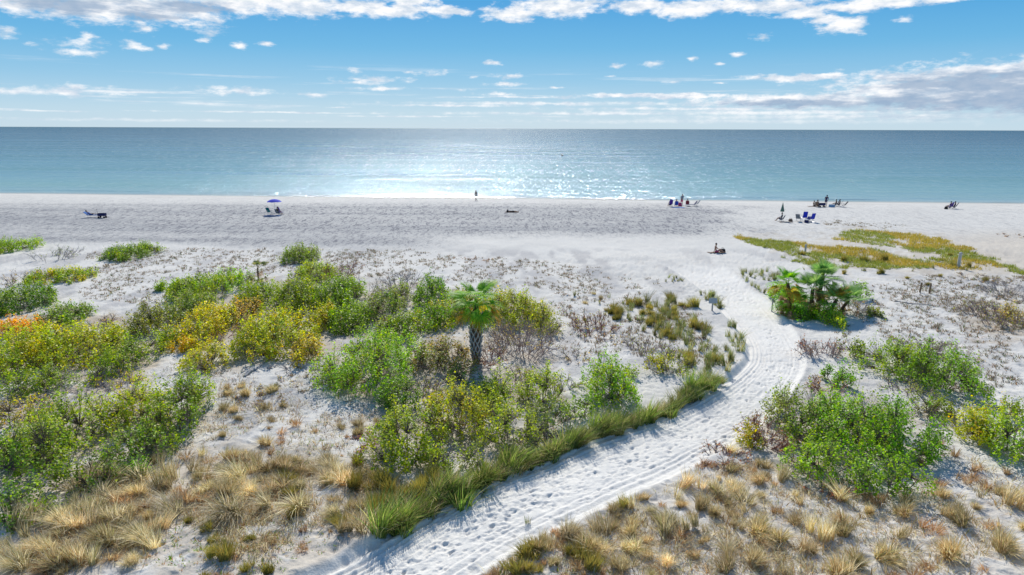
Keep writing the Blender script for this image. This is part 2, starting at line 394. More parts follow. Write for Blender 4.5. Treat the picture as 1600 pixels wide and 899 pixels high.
# ---- materials
def mat(name):
    m = bpy.data.materials.new(name); m.use_nodes = True; q = NT(m.node_tree); q.n.clear()
    out = q.node('ShaderNodeOutputMaterial'); return m, q, out
def sand_mat(name, path=False):
    m, q, out = mat(name)
    at = q.node('ShaderNodeAttribute', attribute_name='sand_colour'); g = q.node('ShaderNodeAttribute', attribute_name='ruffle')
    geo = q.node('ShaderNodeNewGeometry'); pos = geo.outputs['Position']
    bs = q.node('ShaderNodeBsdfPrincipled'); bs.inputs['Roughness'].default_value = 0.95; bs.inputs['Specular IOR Level'].default_value = 0.12
    n1 = q.noise(pos, 9.0, 5, 0.65); n2 = q.noise(pos, 60.0, 3, 0.7)
    k = q.math('ADD', q.mapr(n1, 0.3, 0.7, 0.90, 1.06), q.mapr(n2, 0.3, 0.7, -0.06, 0.05))
    sc_ = q.node('ShaderNodeVectorMath', operation='SCALE'); q.link(at.outputs[0], sc_.inputs[0]); q.link(k, sc_.inputs['Scale'])
    # little dark flecks: shells, twigs, dried weed
    vo = q.node('ShaderNodeTexVoronoi'); q.link(q.vmul(pos, 1, 0.55, 1), vo.inputs[0]); vo.inputs['Scale'].default_value = 3.2
    fl = q.math('MULTIPLY', q.mapr(vo.outputs['Distance'], 0.16, 0.07), q.mapr(q.noise(pos, 0.7, 3), 0.48, 0.62))
    fl = q.math('MULTIPLY', fl, 0.0 if path else 0.55)
    c = q.mix(fl, sc_.outputs[0], (0.16, 0.14, 0.12, 1))
    # churned band: dark mottling painted in for the shadows of footprints
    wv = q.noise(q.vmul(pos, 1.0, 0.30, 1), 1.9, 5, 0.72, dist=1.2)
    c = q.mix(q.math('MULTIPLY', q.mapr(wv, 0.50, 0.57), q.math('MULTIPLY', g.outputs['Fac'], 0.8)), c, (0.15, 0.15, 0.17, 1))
    q.link(c, bs.inputs['Base Color'])
    # relief: foot-sized lumps where the sand is churned, fine grain everywhere
    l1 = q.noise(q.vmul(pos, 1, 0.6, 1), 2.2, 5, 0.7); l2 = q.noise(pos, 14, 4, 0.6)
    hgt = q.math('ADD', q.math('MULTIPLY', l1, q.math('ADD', q.math('MULTIPLY', g.outputs['Fac'], 0.18), 0.015 if path else 0.06)), q.math('MULTIPLY', l2, 0.022))
    b = q.node('ShaderNodeBump'); b.inputs['Strength'].default_value = 1.0; b.inputs['Distance'].default_value = 1.0; q.link(hgt, b.inputs['Height'])
    q.link(b.outputs[0], bs.inputs['Normal']); q.link(bs.outputs[0], out.inputs[0])
    return m
M_sand = sand_mat('pale_sand'); M_path = sand_mat('trodden_sand', True)

# split the sheet by place: beach, dunes, path
Vg = np.stack([XX, YY, HH], -1).reshape(-1, 3)
idx = np.arange(NR * NC).reshape(NR, NC)
Q = np.stack([idx[:-1, :-1], idx[:-1, 1:], idx[1:, 1:], idx[1:, :-1]], -1).reshape(-1, 4)
cT = np.abs(PT)[:-1, :-1].ravel(); cE = (PE[:-1, :-1] > 0.05).ravel(); cS = PS[:-1, :-1].ravel(); cy = YY[:-1, :-1].ravel()
is_path = (cT < 1.12) & cE & (cS > 0.02) & (cy > 4)
beach_line = SS[:-1, :-1].ravel() < 50
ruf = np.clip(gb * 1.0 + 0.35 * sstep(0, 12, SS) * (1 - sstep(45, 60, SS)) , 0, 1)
def sub_sheet(name, mask, m):
    q = Q[mask]; u, inv = np.unique(q, return_inverse=True)
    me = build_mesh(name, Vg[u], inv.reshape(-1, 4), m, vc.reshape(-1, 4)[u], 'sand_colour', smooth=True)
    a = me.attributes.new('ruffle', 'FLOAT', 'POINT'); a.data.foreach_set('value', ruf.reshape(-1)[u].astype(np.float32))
    return add(name, me, kind='structure')
sub_sheet('path', is_path, M_path)
sub_sheet('beach', ~is_path & beach_line, M_sand)
sub_sheet('dune_ground', ~is_path & ~beach_line, M_sand)

# ---- sea
GLINT = 0.13
def sea():
    m, q, out = mat('sea_water')
    at = q.node('ShaderNodeAttribute', attribute_name='offshore'); d = at.outputs['Fac']
    geo = q.node('ShaderNodeNewGeometry'); pos = geo.outputs['Position']
    bn = q.noise(q.vmul(pos, 0.004, 0.03, 1), 1.0, 4, 0.6)
    dd = q.math('ADD', d, q.math('MULTIPLY', q.math('MULTIPLY', q.math('SUBTRACT', bn, 0.5), 1.1), q.math('ADD', q.math('MULTIPLY', d, 0.8), 6)))
    lg = q.math('LOGARITHM', q.math('MAXIMUM', dd, 1.0), 10.0)
    c = q.ramp(q.mapr(lg, 0.0, 4.3), [(0.0, (0.40, 0.44, 0.38)), (0.16, (0.28, 0.40, 0.38)), (0.34, (0.20, 0.35, 0.345)), (0.46, (0.13, 0.265, 0.28)),
                                 (0.56, (0.09, 0.19, 0.22)), (0.68, (0.055, 0.12, 0.155)), (0.85, (0.008, 0.06, 0.09)), (1.0, (0.0, 0.05, 0.07))])
    dfw = q.node('ShaderNodeBsdfDiffuse'); q.link(c, dfw.inputs[0])
    # wind ripples and low swell tilt the surface
    w1 = q.noise(q.vmul(pos, 1.0, 0.55, 1), 1.1, 4, 0.65); w2 = q.noise(q.vmul(pos, 0.10, 0.6, 1), 0.22, 4, 0.6); w3 = q.noise(q.vmul(pos, 0.5, 0.28, 1), 0.5, 3, 0.6)
    wv = q.noise(q.vmul(pos, 0.012, 0.14, 1), 0.3, 5, 0.65)
    hgt = q.math('ADD', q.math('MULTIPLY', w1, 0.27), q.math('ADD', q.math('MULTIPLY', w2, 0.8), q.math('MULTIPLY', w3, q.mapr(wv, 0.38, 0.62, 0.25, 0.9))))
    b = q.node('ShaderNodeBump'); b.inputs['Strength'].default_value = 1.0; b.inputs['Distance'].default_value = 1.0; q.link(hgt, b.inputs['Height'])
    gl = q.node('ShaderNodeBsdfGlossy'); gl.inputs['Roughness'].default_value = 0.12; gl.inputs[0].default_value = (0.85, 0.9, 0.95, 1); q.link(b.outputs[0], gl.inputs['Normal'])
    # steep little facets: bright flecks wherever they face the sun
    fl1 = q.noise(q.vmul(pos, 1.0, 0.13, 1), 1.5, 3, 0.7); fl2 = q.noise(q.vmul(pos, 1.0, 0.10, 1), 0.45, 4, 0.7)
    fm = q.math('MULTIPLY', q.mapr(fl1, 0.50, 0.68, smooth=True), q.mapr(fl2, 0.40, 0.62, smooth=True))
    fm = q.math('MULTIPLY', fm, q.mapr(wv, 0.36, 0.62, 0.25, 1.3))
    gr = q.node('ShaderNodeBsdfGlossy'); gr.inputs['Roughness'].default_value = 0.44; gr.inputs[0].default_value = (0.95, 0.95, 0.95, 1)
    m1 = q.node('ShaderNodeMixShader'); q.link(q.mapr(wv, 0.35, 0.65, 0.46, 0.22), m1.inputs[0]); q.link(dfw.outputs[0], m1.inputs[1]); q.link(gl.outputs[0], m1.inputs[2])
    m2 = q.node('ShaderNodeMixShader'); q.link(q.math('MULTIPLY', fm, q.mapr(lg, 1.2, 2.6, GLINT * .55, GLINT * 3.4)), m2.inputs[0]); q.link(m1.outputs[0], m2.inputs[1]); q.link(gr.outputs[0], m2.inputs[2])
    bs = m2
    # foam on the swash line
    fo = q.node('ShaderNodeAttribute', attribute_name='foam')
    df = q.node('ShaderNodeBsdfDiffuse'); df.inputs[0].default_value = (0.75, 0.77, 0.77, 1)
    mx = q.node('ShaderNodeMixShader'); q.link(fo.outputs['Fac'], mx.inputs[0]); q.link(bs.outputs[0], mx.inputs[1]); q.link(df.outputs[0], mx.inputs[2])
    q.link(mx.outputs[0], out.inputs[0])
    ss = np.concatenate([np.arange(5, -9, -0.25), np.arange(-9, -60, -1.0), -60 - np.geomspace(1, 60000, 70)])
    aa = np.concatenate([-np.geomspace(60000, 420, 14), np.linspace(-400, 400, 560), np.geomspace(420, 60000, 14)])
    S_, A_ = np.meshgrid(ss, aa, indexing='ij')
    mid = (SA + SB) / 2
    mid = mid - snorm * float(shore(np.array([mid[0]]), np.array([mid[1]]))[0])
    X = mid[0] + sv[0] * A_ + snorm[0] * S_; Y = mid[1] + sv[1] * A_ + snorm[1] * S_
    sh = shore(X, Y)
    Z = np.zeros(X.shape)
    # little breakers just off the waterline, in broken lengths
    for off, hh_, seed in ((-1.3, 0.32, 61), (-3.6, 0.12, 64), (-6.5, 0.08, 66)):
        brk = sstep(0.47, 0.6, fbm(A_ * 0.035, A_ * 0, 3, seed))
        c = off + 1.0 * (fbm(A_ * 0.05, A_ * 0, 2, seed + 1) - 0.5)
        u = sh - c
        brk = brk * (0.35 + 0.65 * sstep(20, 45, np.abs(A_ + 4)))
        Z += brk * hh_ * np.where(u > 0, np.exp(-(u / 0.22) ** 2), np.exp(-(u / 0.9) ** 2))
    Z += 0.02 * sstep(0, -10, sh) * (fbm(X * 0.12, Y * 0.5, 3, 71) - 0.5) * 2
    foam = sstep(0.45, 0.05, np.abs(sh - 0.25 - 0.5 * (fbm(A_ * 0.2, A_ * 0, 3, 77) - 0.5))) * sstep(0.35, 0.6, fbm(A_ * 0.06, A_ * 0, 3, 79)) * 0.6
    ii = np.arange(X.size).reshape(X.shape)
    q_ = np.stack([ii[:-1, :-1], ii[:-1, 1:], ii[1:, 1:], ii[1:, :-1]], -1).reshape(-1, 4)[:, ::-1]
    me = build_mesh('sea', np.stack([X, Y, Z], -1).reshape(-1, 3), q_, m, smooth=True)
    n = me.polygons[len(me.polygons) // 2].normal
    if n.z < 0: me.flip_normals()
    a = me.attributes.new('offshore', 'FLOAT', 'POINT'); a.data.foreach_set('value', np.clip(-sh, 0, 1e5).astype(np.float32).ravel())
    a = me.attributes.new('foam', 'FLOAT', 'POINT'); a.data.foreach_set('value', foam.astype(np.float32).ravel())
    add('sea', me, kind='structure')
sea()

# ------------------------------------------------------------------ vegetation materials
def leaf_mat(name, trans=0.43, rough=0.5, spec=0.25, vlo=0.9, vhi=1.12, hv=0.015):
    m, q, out = mat(name)
    at = q.node('ShaderNodeAttribute', attribute_name='col'); oi = q.node('ShaderNodeObjectInfo')
    hs = q.node('ShaderNodeHueSaturation'); q.link(at.outputs[0], hs.inputs['Color'])
    q.link(q.mapr(oi.outputs['Random'], 0, 1, 0.5 - hv, 0.5 + hv), hs.inputs['Hue']); q.link(q.mapr(q.math('FRACT', q.math('MULTIPLY', oi.outputs['Random'], 7.31)), 0, 1, vlo, vhi), hs.inputs['Value'])
    bs = q.node('ShaderNodeBsdfPrincipled'); q.link(hs.outputs[0], bs.inputs['Base Color']); bs.inputs['Roughness'].default_value = rough
    bs.inputs['Specular IOR Level'].default_value = spec
    tr = q.node('ShaderNodeBsdfTranslucent')
    tcx = q.node('ShaderNodeHueSaturation'); q.link(hs.outputs[0], tcx.inputs['Color']); tcx.inputs['Saturation'].default_value = 1.1; tcx.inputs['Value'].default_value = 1.5
    q.link(tcx.outputs[0], tr.inputs[0])
    mx = q.node('ShaderNodeMixShader'); mx.inputs[0].default_value = trans
    q.link(bs.outputs[0], mx.inputs[1]); q.link(tr.outputs[0], mx.inputs[2]); q.link(mx.outputs[0], out.inputs[0])
    return m
M_leaf = leaf_mat('leaf'); M_grass = leaf_mat('grass_blade', 0.4, 0.6, 0.2, 0.72, 1.3, 0.008); M_frond = leaf_mat('palm_frond', 0.4, 0.55, 0.15)
def plain(name, c, rough=0.8, spec=0.3, var=0.25, scale=12, bump=0.0, metal=0.0):
    m, q, out = mat(name)
    geo = q.node('ShaderNodeTexCoord'); pos = geo.outputs['Object']
    bs = q.node('ShaderNodeBsdfPrincipled'); bs.inputs['Roughness'].default_value = rough; bs.inputs['Specular IOR Level'].default_value = spec; bs.inputs['Metallic'].default_value = metal
    n = q.noise(pos, scale, 4, 0.6)
    a = tuple(min(1, x * (1 - var)) for x in c) + (1,); b = tuple(min(1, x * (1 + var)) for x in c) + (1,)
    q.link(q.mix(q.mapr(n, 0.3, 0.7), a, b), bs.inputs['Base Color'])
    if bump:
        bu = q.node('ShaderNodeBump'); bu.inputs['Distance'].default_value = bump; q.link(n, bu.inputs['Height']); q.link(bu.outputs[0], bs.inputs['Normal'])
    q.link(bs.outputs[0], out.inputs[0]); return m
M_stem = plain('bark_stem', (0.20, 0.15, 0.12)); M_twig = plain('dry_twig', (0.34, 0.26, 0.24)); M_greytwig = plain('grey_twig', (0.38, 0.34, 0.33)); M_redtwig = plain('red_twig', (0.30, 0.15, 0.12))
M_woodgrey = plain('weathered_wood', (0.34, 0.33, 0.32), bump=0.01, scale=30); M_woodpale = plain('pale_post', (0.55, 0.52, 0.46), bump=0.01, scale=25); M_woodbrown = plain('brown_stake', (0.25, 0.17, 0.10), bump=0.01)

PAL = {  # (colour, weight)
    'green': [((0.17, 0.28, 0.018), 5), ((0.25, 0.34, 0.02), 4), ((0.07, 0.13, 0.02), 3), ((0.3, 0.36, 0.03), 1)],
    'vivid': [((0.17, 0.36, 0.012), 5), ((0.27, 0.43, 0.015), 4), ((0.08, 0.17, 0.015), 2.5), ((0.32, 0.44, 0.03), 1)],
    'dark': [((0.06, 0.17, 0.02), 5), ((0.1, 0.24, 0.02), 3), ((0.04, 0.09, 0.02), 2)],
    'lime': [((0.33, 0.38, 0.02), 5), ((0.42, 0.42, 0.02), 3), ((0.17, 0.27, 0.02), 3), ((0.5, 0.44, 0.03), .7)],
    'yellow': [((0.5, 0.41, 0.02), 5), ((0.40, 0.38, 0.02), 3), ((0.24, 0.28, 0.02), 2), ((0.58, 0.33, 0.02), 1.5)],
    'orange': [((0.70, 0.37, 0.02), 5), ((0.62, 0.43, 0.03), 3), ((0.4, 0.15, 0.03), 2)],
    'olive': [((0.22, 0.26, 0.05), 5), ((0.14, 0.17, 0.04), 3), ((0.32, 0.31, 0.08), 2), ((0.26, 0.17, 0.09), 1)],
    'bronze': [((0.32, 0.22, 0.08), 4), ((0.18, 0.19, 0.05), 3), ((0.4, 0.28, 0.07), 2)],
    'reddish': [((0.3, 0.13, 0.07), 4), ((0.2, 0.16, 0.07), 2), ((0.42, 0.26, 0.08), 1)]}
def pal(kind, n, rng):
    cs = np.array([c for c, w in PAL[kind]]); w = np.array([w for c, w in PAL[kind]], float); w /= w.sum()
    return cs[rng.choice(len(cs), n, p=w)] * rng.uniform(0.7, 1.45, (n, 1)) * 1.32

def tubes(A, B, ra, rb, nside=3):
    """tapered prisms from points A to B (n,3)"""
    n = len(A); d = B - A; L = np.linalg.norm(d, axis=1, keepdims=True) + 1e-9; d = d / L
    ref = np.where(np.abs(d[:, 2:3]) > 0.9, np.array([[1.0, 0, 0]]), np.array([[0, 0, 1.0]]))
    u = np.cross(d, ref); u /= np.linalg.norm(u, axis=1, keepdims=True) + 1e-9; v = np.cross(d, u)
    V = np.zeros((n, 2 * nside, 3))
    for k in range(nside):
        a = 2 * math.pi * k / nside; off = u * math.cos(a) + v * math.sin(a)
        V[:, k] = A + off * np.reshape(ra, (-1, 1)); V[:, nside + k] = B + off * np.reshape(rb, (-1, 1))
    base = (np.arange(n) * 2 * nside)[:, None]
    Fq = np.concatenate([base + np.array([[k, (k + 1) % nside, nside + (k + 1) % nside, nside + k]]) for k in range(nside)])
    return V.reshape(-1, 3), Fq

def leaves(P, N, size, cols, rng, aspect=0.62):
    """diamond leaves at P with facing N"""
    n = len(P)
    N = N / (np.linalg.norm(N, axis=1, keepdims=True) + 1e-9)
    r = rng.normal(size=(n, 3)); u = np.cross(N, r); u /= np.linalg.norm(u, axis=1, keepdims=True) + 1e-9; v = np.cross(N, u)
    s = size[:, None]
    V = np.stack([P - u * s * 0.5, P + v * s * 0.5 * aspect + N * s * 0.08, P + u * s * 0.5, P - v * s * 0.5 * aspect + N * s * 0.08], 1).reshape(-1, 3)
    Fq = (np.arange(n) * 4)[:, None] + np.array([[0, 1, 2, 3]])
    return V, Fq, np.repeat(cols, 4, axis=0)

def shrub(name, label, P, rx, ry, h, kinds, rng, open_=0.3, twig=0.25, stemmat=None, group=None, leaf=0.12, rz=0.0, cat='shrub'):
    """a spreading shrub: stems fan from the base to twig tips; leaf clusters sit on the tips"""
    root = thing(name, label, cat, P, rz, group)
    rx *= 1.1; ry *= 1.1; h *= 1.02; open_ = open_ * .9 + .05; twig = twig * .9 + .1
    area = math.pi * rx * ry * 1.15 + 1.5 * h * (rx + ry)
    nt = int(min(max(area * 21, 22), 1250)); seed = int(rng.integers(0, 200))
    a = rng.uniform(0, 2 * math.pi, nt * 3); r = np.sqrt(rng.uniform(0, 1, nt * 3))
    # lobed outline
    kx = 3 / max(rx, ry) if max(rx, ry) < 1.2 else 2.2
    lobe = 0.62 + 0.95 * (fbm(np.cos(a) * 2.1 + 5, np.sin(a) * 2.1 + 5, 3, seed) - 0.2)
    x = np.cos(a) * r * rx * lobe; y = np.sin(a) * r * ry * lobe
    gap = fbm(x * kx, y * kx, 3, seed + 3)
    top = h * np.sqrt(np.clip(1 - (r ** 2) * 0.85, 0, 1)) * (0.35 + 1.15 * (fbm(x * 2.1, y * 2.1, 3, seed + 7)))
    keep = gap > 0.30 + 0.5 * open_ * rng.uniform(0.8, 1.1, nt * 3) * (0.75 + 0.4 * r)
    x, y, r, top, gap = x[keep][:nt], y[keep][:nt], r[keep][:nt], top[keep][:nt], gap[keep][:nt]
    nt = len(x); z = top * (1 - 0.8 * rng.uniform(0, 1, nt) ** 1.6)
    st = rng.random(nt) < 0.09; z[st] = top[st] + rng.uniform(0.08, 0.3, st.sum()) * min(h, 1.2)
    tip = np.stack([x, y, np.maximum(z, 0.06)], 1)
    d = np.stack([x / rx, y / ry, 0.7 * z / h + 0.3], 1); d /= np.linalg.norm(d, axis=1, keepdims=True)
    kk = list(kinds.items()); cw = np.array([w for _, w in kk], float); cw /= cw.sum(); cum = np.cumsum(cw)
    kn_ = fbm(x * 1.5 + 9, y * 1.5, 2, seed + 11); kr = np.argsort(np.argsort(kn_)) / max(nt, 1)     # leaf colours come in patches
    tk = np.searchsorted(cum, np.clip(kr + rng.normal(0, 0.12, nt), 0, 0.999))
    leafy = rng.random(nt) > twig
    per = 12
    ti = np.repeat(np.nonzero(leafy)[0], per); n = len(ti)
    if n:
        off = rng.normal(size=(n, 3)) * 0.085 * (leaf / 0.12) * np.array([.72, .72, 1.5]) + d[ti] * (rng.uniform(-.12, .1, n))[:, None]
        Pp = tip[ti] + off; Pp[:, 2] = np.maximum(Pp[:, 2], 0.03)
        Nn = d[ti] * 0.5 + rng.normal(size=(n, 3)) * 0.5 + np.array([0, 0, 0.45])
        cols = np.zeros((n, 3)); lk = tk[ti]
        sw = rng.random(n) < 0.1; lk = np.where(sw, rng.integers(0, len(kk), n), lk)
        for j, (kn, _) in enumerate(kk):
            mk = lk == j
            if mk.any(): cols[mk] = pal(kn, mk.sum(), rng)
        tv = rng.uniform(0.65, 1.3, nt)[ti]; cols *= tv[:, None]
        mean_ = cols.mean(0); cols = cols * 0.72 + mean_ * 0.28
        V, Fq, cv = leaves(Pp, Nn, rng.uniform(0.5, 1.3, n) * leaf * 0.9, cols, rng, 0.72)
        add('foliage', build_mesh('foliage', V, Fq, M_leaf, cv), root, kind='stuff')
    # stems: a few limbs from the base, each tip joined to the nearest limb
    nl = max(5, int(2.6 * rx * ry + 5)); pick = rng.integers(0, nt, nl)
    nod = tip[pick] * np.array([0.8, 0.8, 0.5]); bpt = nod * np.array([0.45, 0.45, 0]) + rng.normal(0, 0.06, (nl, 3)); bpt[:, 2] = -0.1
    near_ = np.argmin(((tip[:, None, :] - nod[None]) ** 2).sum(-1), axis=1)
    A1 = np.concatenate([bpt, nod[near_]]); B1 = np.concatenate([nod, tip])
    r1 = np.concatenate([np.full(nl, 0.022 + 0.008 * h), np.full(nt, 0.010)]); r2 = np.concatenate([np.full(nl, 0.014), np.full(nt, 0.005)])
    V, Fq = tubes(A1, B1, r1, r2)
    add('stems', build_mesh('stems', V, Fq, stemmat or M_stem), root, kind='stuff')
    return root

def twiggy(name, label, P, rx, ry, h, rng, n=220, m=None, kinds=None, group=None, flat=False, cat='bare shrub'):
    """leafless thicket of thin branching twigs, a few leaves left"""
    root = thing(name, label, cat, P, 0, group)
    nb = max(6, n // 7)
    a = rng.uniform(0, 2 * math.pi, nb); r = np.sqrt(rng.uniform(0, 1, nb)) * 0.75
    base = np.stack([np.cos(a) * r * rx, np.sin(a) * r * ry, np.full(nb, -0.05)], 1)
    dr = np.stack([np.cos(a) * 0.5 + rng.normal(0, 0.35, nb), np.sin(a) * 0.5 + rng.normal(0, 0.35, nb), rng.uniform(0.35, 1.1, nb) * (0.45 if flat else 1)], 1)
    dr /= np.linalg.norm(dr, axis=1, keepdims=True)
    L = h * rng.uniform(0.45, 0.75, nb)
    mid = base + dr * L[:, None]
    As, Bs, R1, R2 = [base], [mid], [np.full(nb, 0.022)], [np.full(nb, 0.013)]
    k = rng.integers(0, nb, n); q = rng.uniform(0.3, 1, n)
    s = base[k] + (mid - base)[k] * q[:, None]
    dd = dr[k] + rng.normal(0, 0.5, (n, 3)); dd[:, 2] = np.abs(dd[:, 2]) * (0.4 if flat else 1); dd /= np.linalg.norm(dd, axis=1, keepdims=True)
    e = s + dd * (h * rng.uniform(0.2, 0.6, n))[:, None]
    As.append(s); Bs.append(e); R1.append(np.full(n, 0.012)); R2.append(np.full(n, 0.007))
    n2 = n * 2; k2 = rng.integers(0, n, n2); s2 = s[k2] + (e - s)[k2] * rng.uniform(0.4, 1, n2)[:, None]
    d2 = dd[k2] + rng.normal(0, 0.55, (n2, 3)); d2 /= np.linalg.norm(d2, axis=1, keepdims=True)
    e2 = s2 + d2 * (h * rng.uniform(0.1, 0.3, n2))[:, None]; e2[:, 2] = np.maximum(e2[:, 2], 0.02)
    As.append(s2); Bs.append(e2); R1.append(np.full(n2, 0.008)); R2.append(np.full(n2, 0.005))
    V, Fq = tubes(np.concatenate(As), np.concatenate(Bs), np.concatenate(R1), np.concatenate(R2))
    add('twigs', build_mesh('twigs', V, Fq, m or M_twig), root, kind='stuff')
    if kinds:
        nlv = int(n * 2.2); ki = rng.integers(0, n2, nlv); Pp = e2[ki] + rng.normal(size=(nlv, 3)) * 0.05
        kk = list(kinds.items()); ch = rng.choice(len(kk), nlv, p=np.array([w for _, w in kk]) / sum(w for _, w in kk))
        cols = np.zeros((nlv, 3))
        for j, (kn, _) in enumerate(kk):
            mk = ch == j
            if mk.any(): cols[mk] = pal(kn, mk.sum(), rng)
        V, Fq, cv = leaves(Pp, rng.normal(size=(nlv, 3)) + np.array([0, 0, 0.6]), rng.uniform(0.05, 0.11, nlv), cols, rng)
        add('foliage', build_mesh('foliage', V, Fq, M_leaf, cv), root, kind='stuff')
    return root

def fit(cx, cy, w, hpx, h):
    """footprint radii and ground point of a mound of height h that shows w x hpx pixels centred at (cx, cy)"""
    bot = cy + hpx / 2
    g = gp(cx, bot)
    for _ in range(3):
        d3 = np.array(g) - CAM; depth = d3 @ fwd; s = F / depth
        th = math.atan2(-d3[2], math.hypot(d3[0], d3[1]))
        T_ = hpx / s; c = h * math.cos(th)
        if T_ <= c * 1.02: ry = 0.25 * w / 2 / s; hh = T_ / math.cos(th) * 0.95
        else: ry = (T_ * T_ - c * c) / (2 * T_) / math.sin(th); hh = h
        ry = max(ry, 0.3 * w / 2 / s)
        g = gp(cx, bot - ry * math.sin(th) * s)
    return np.array(g), w / 2 / s, ry, hh

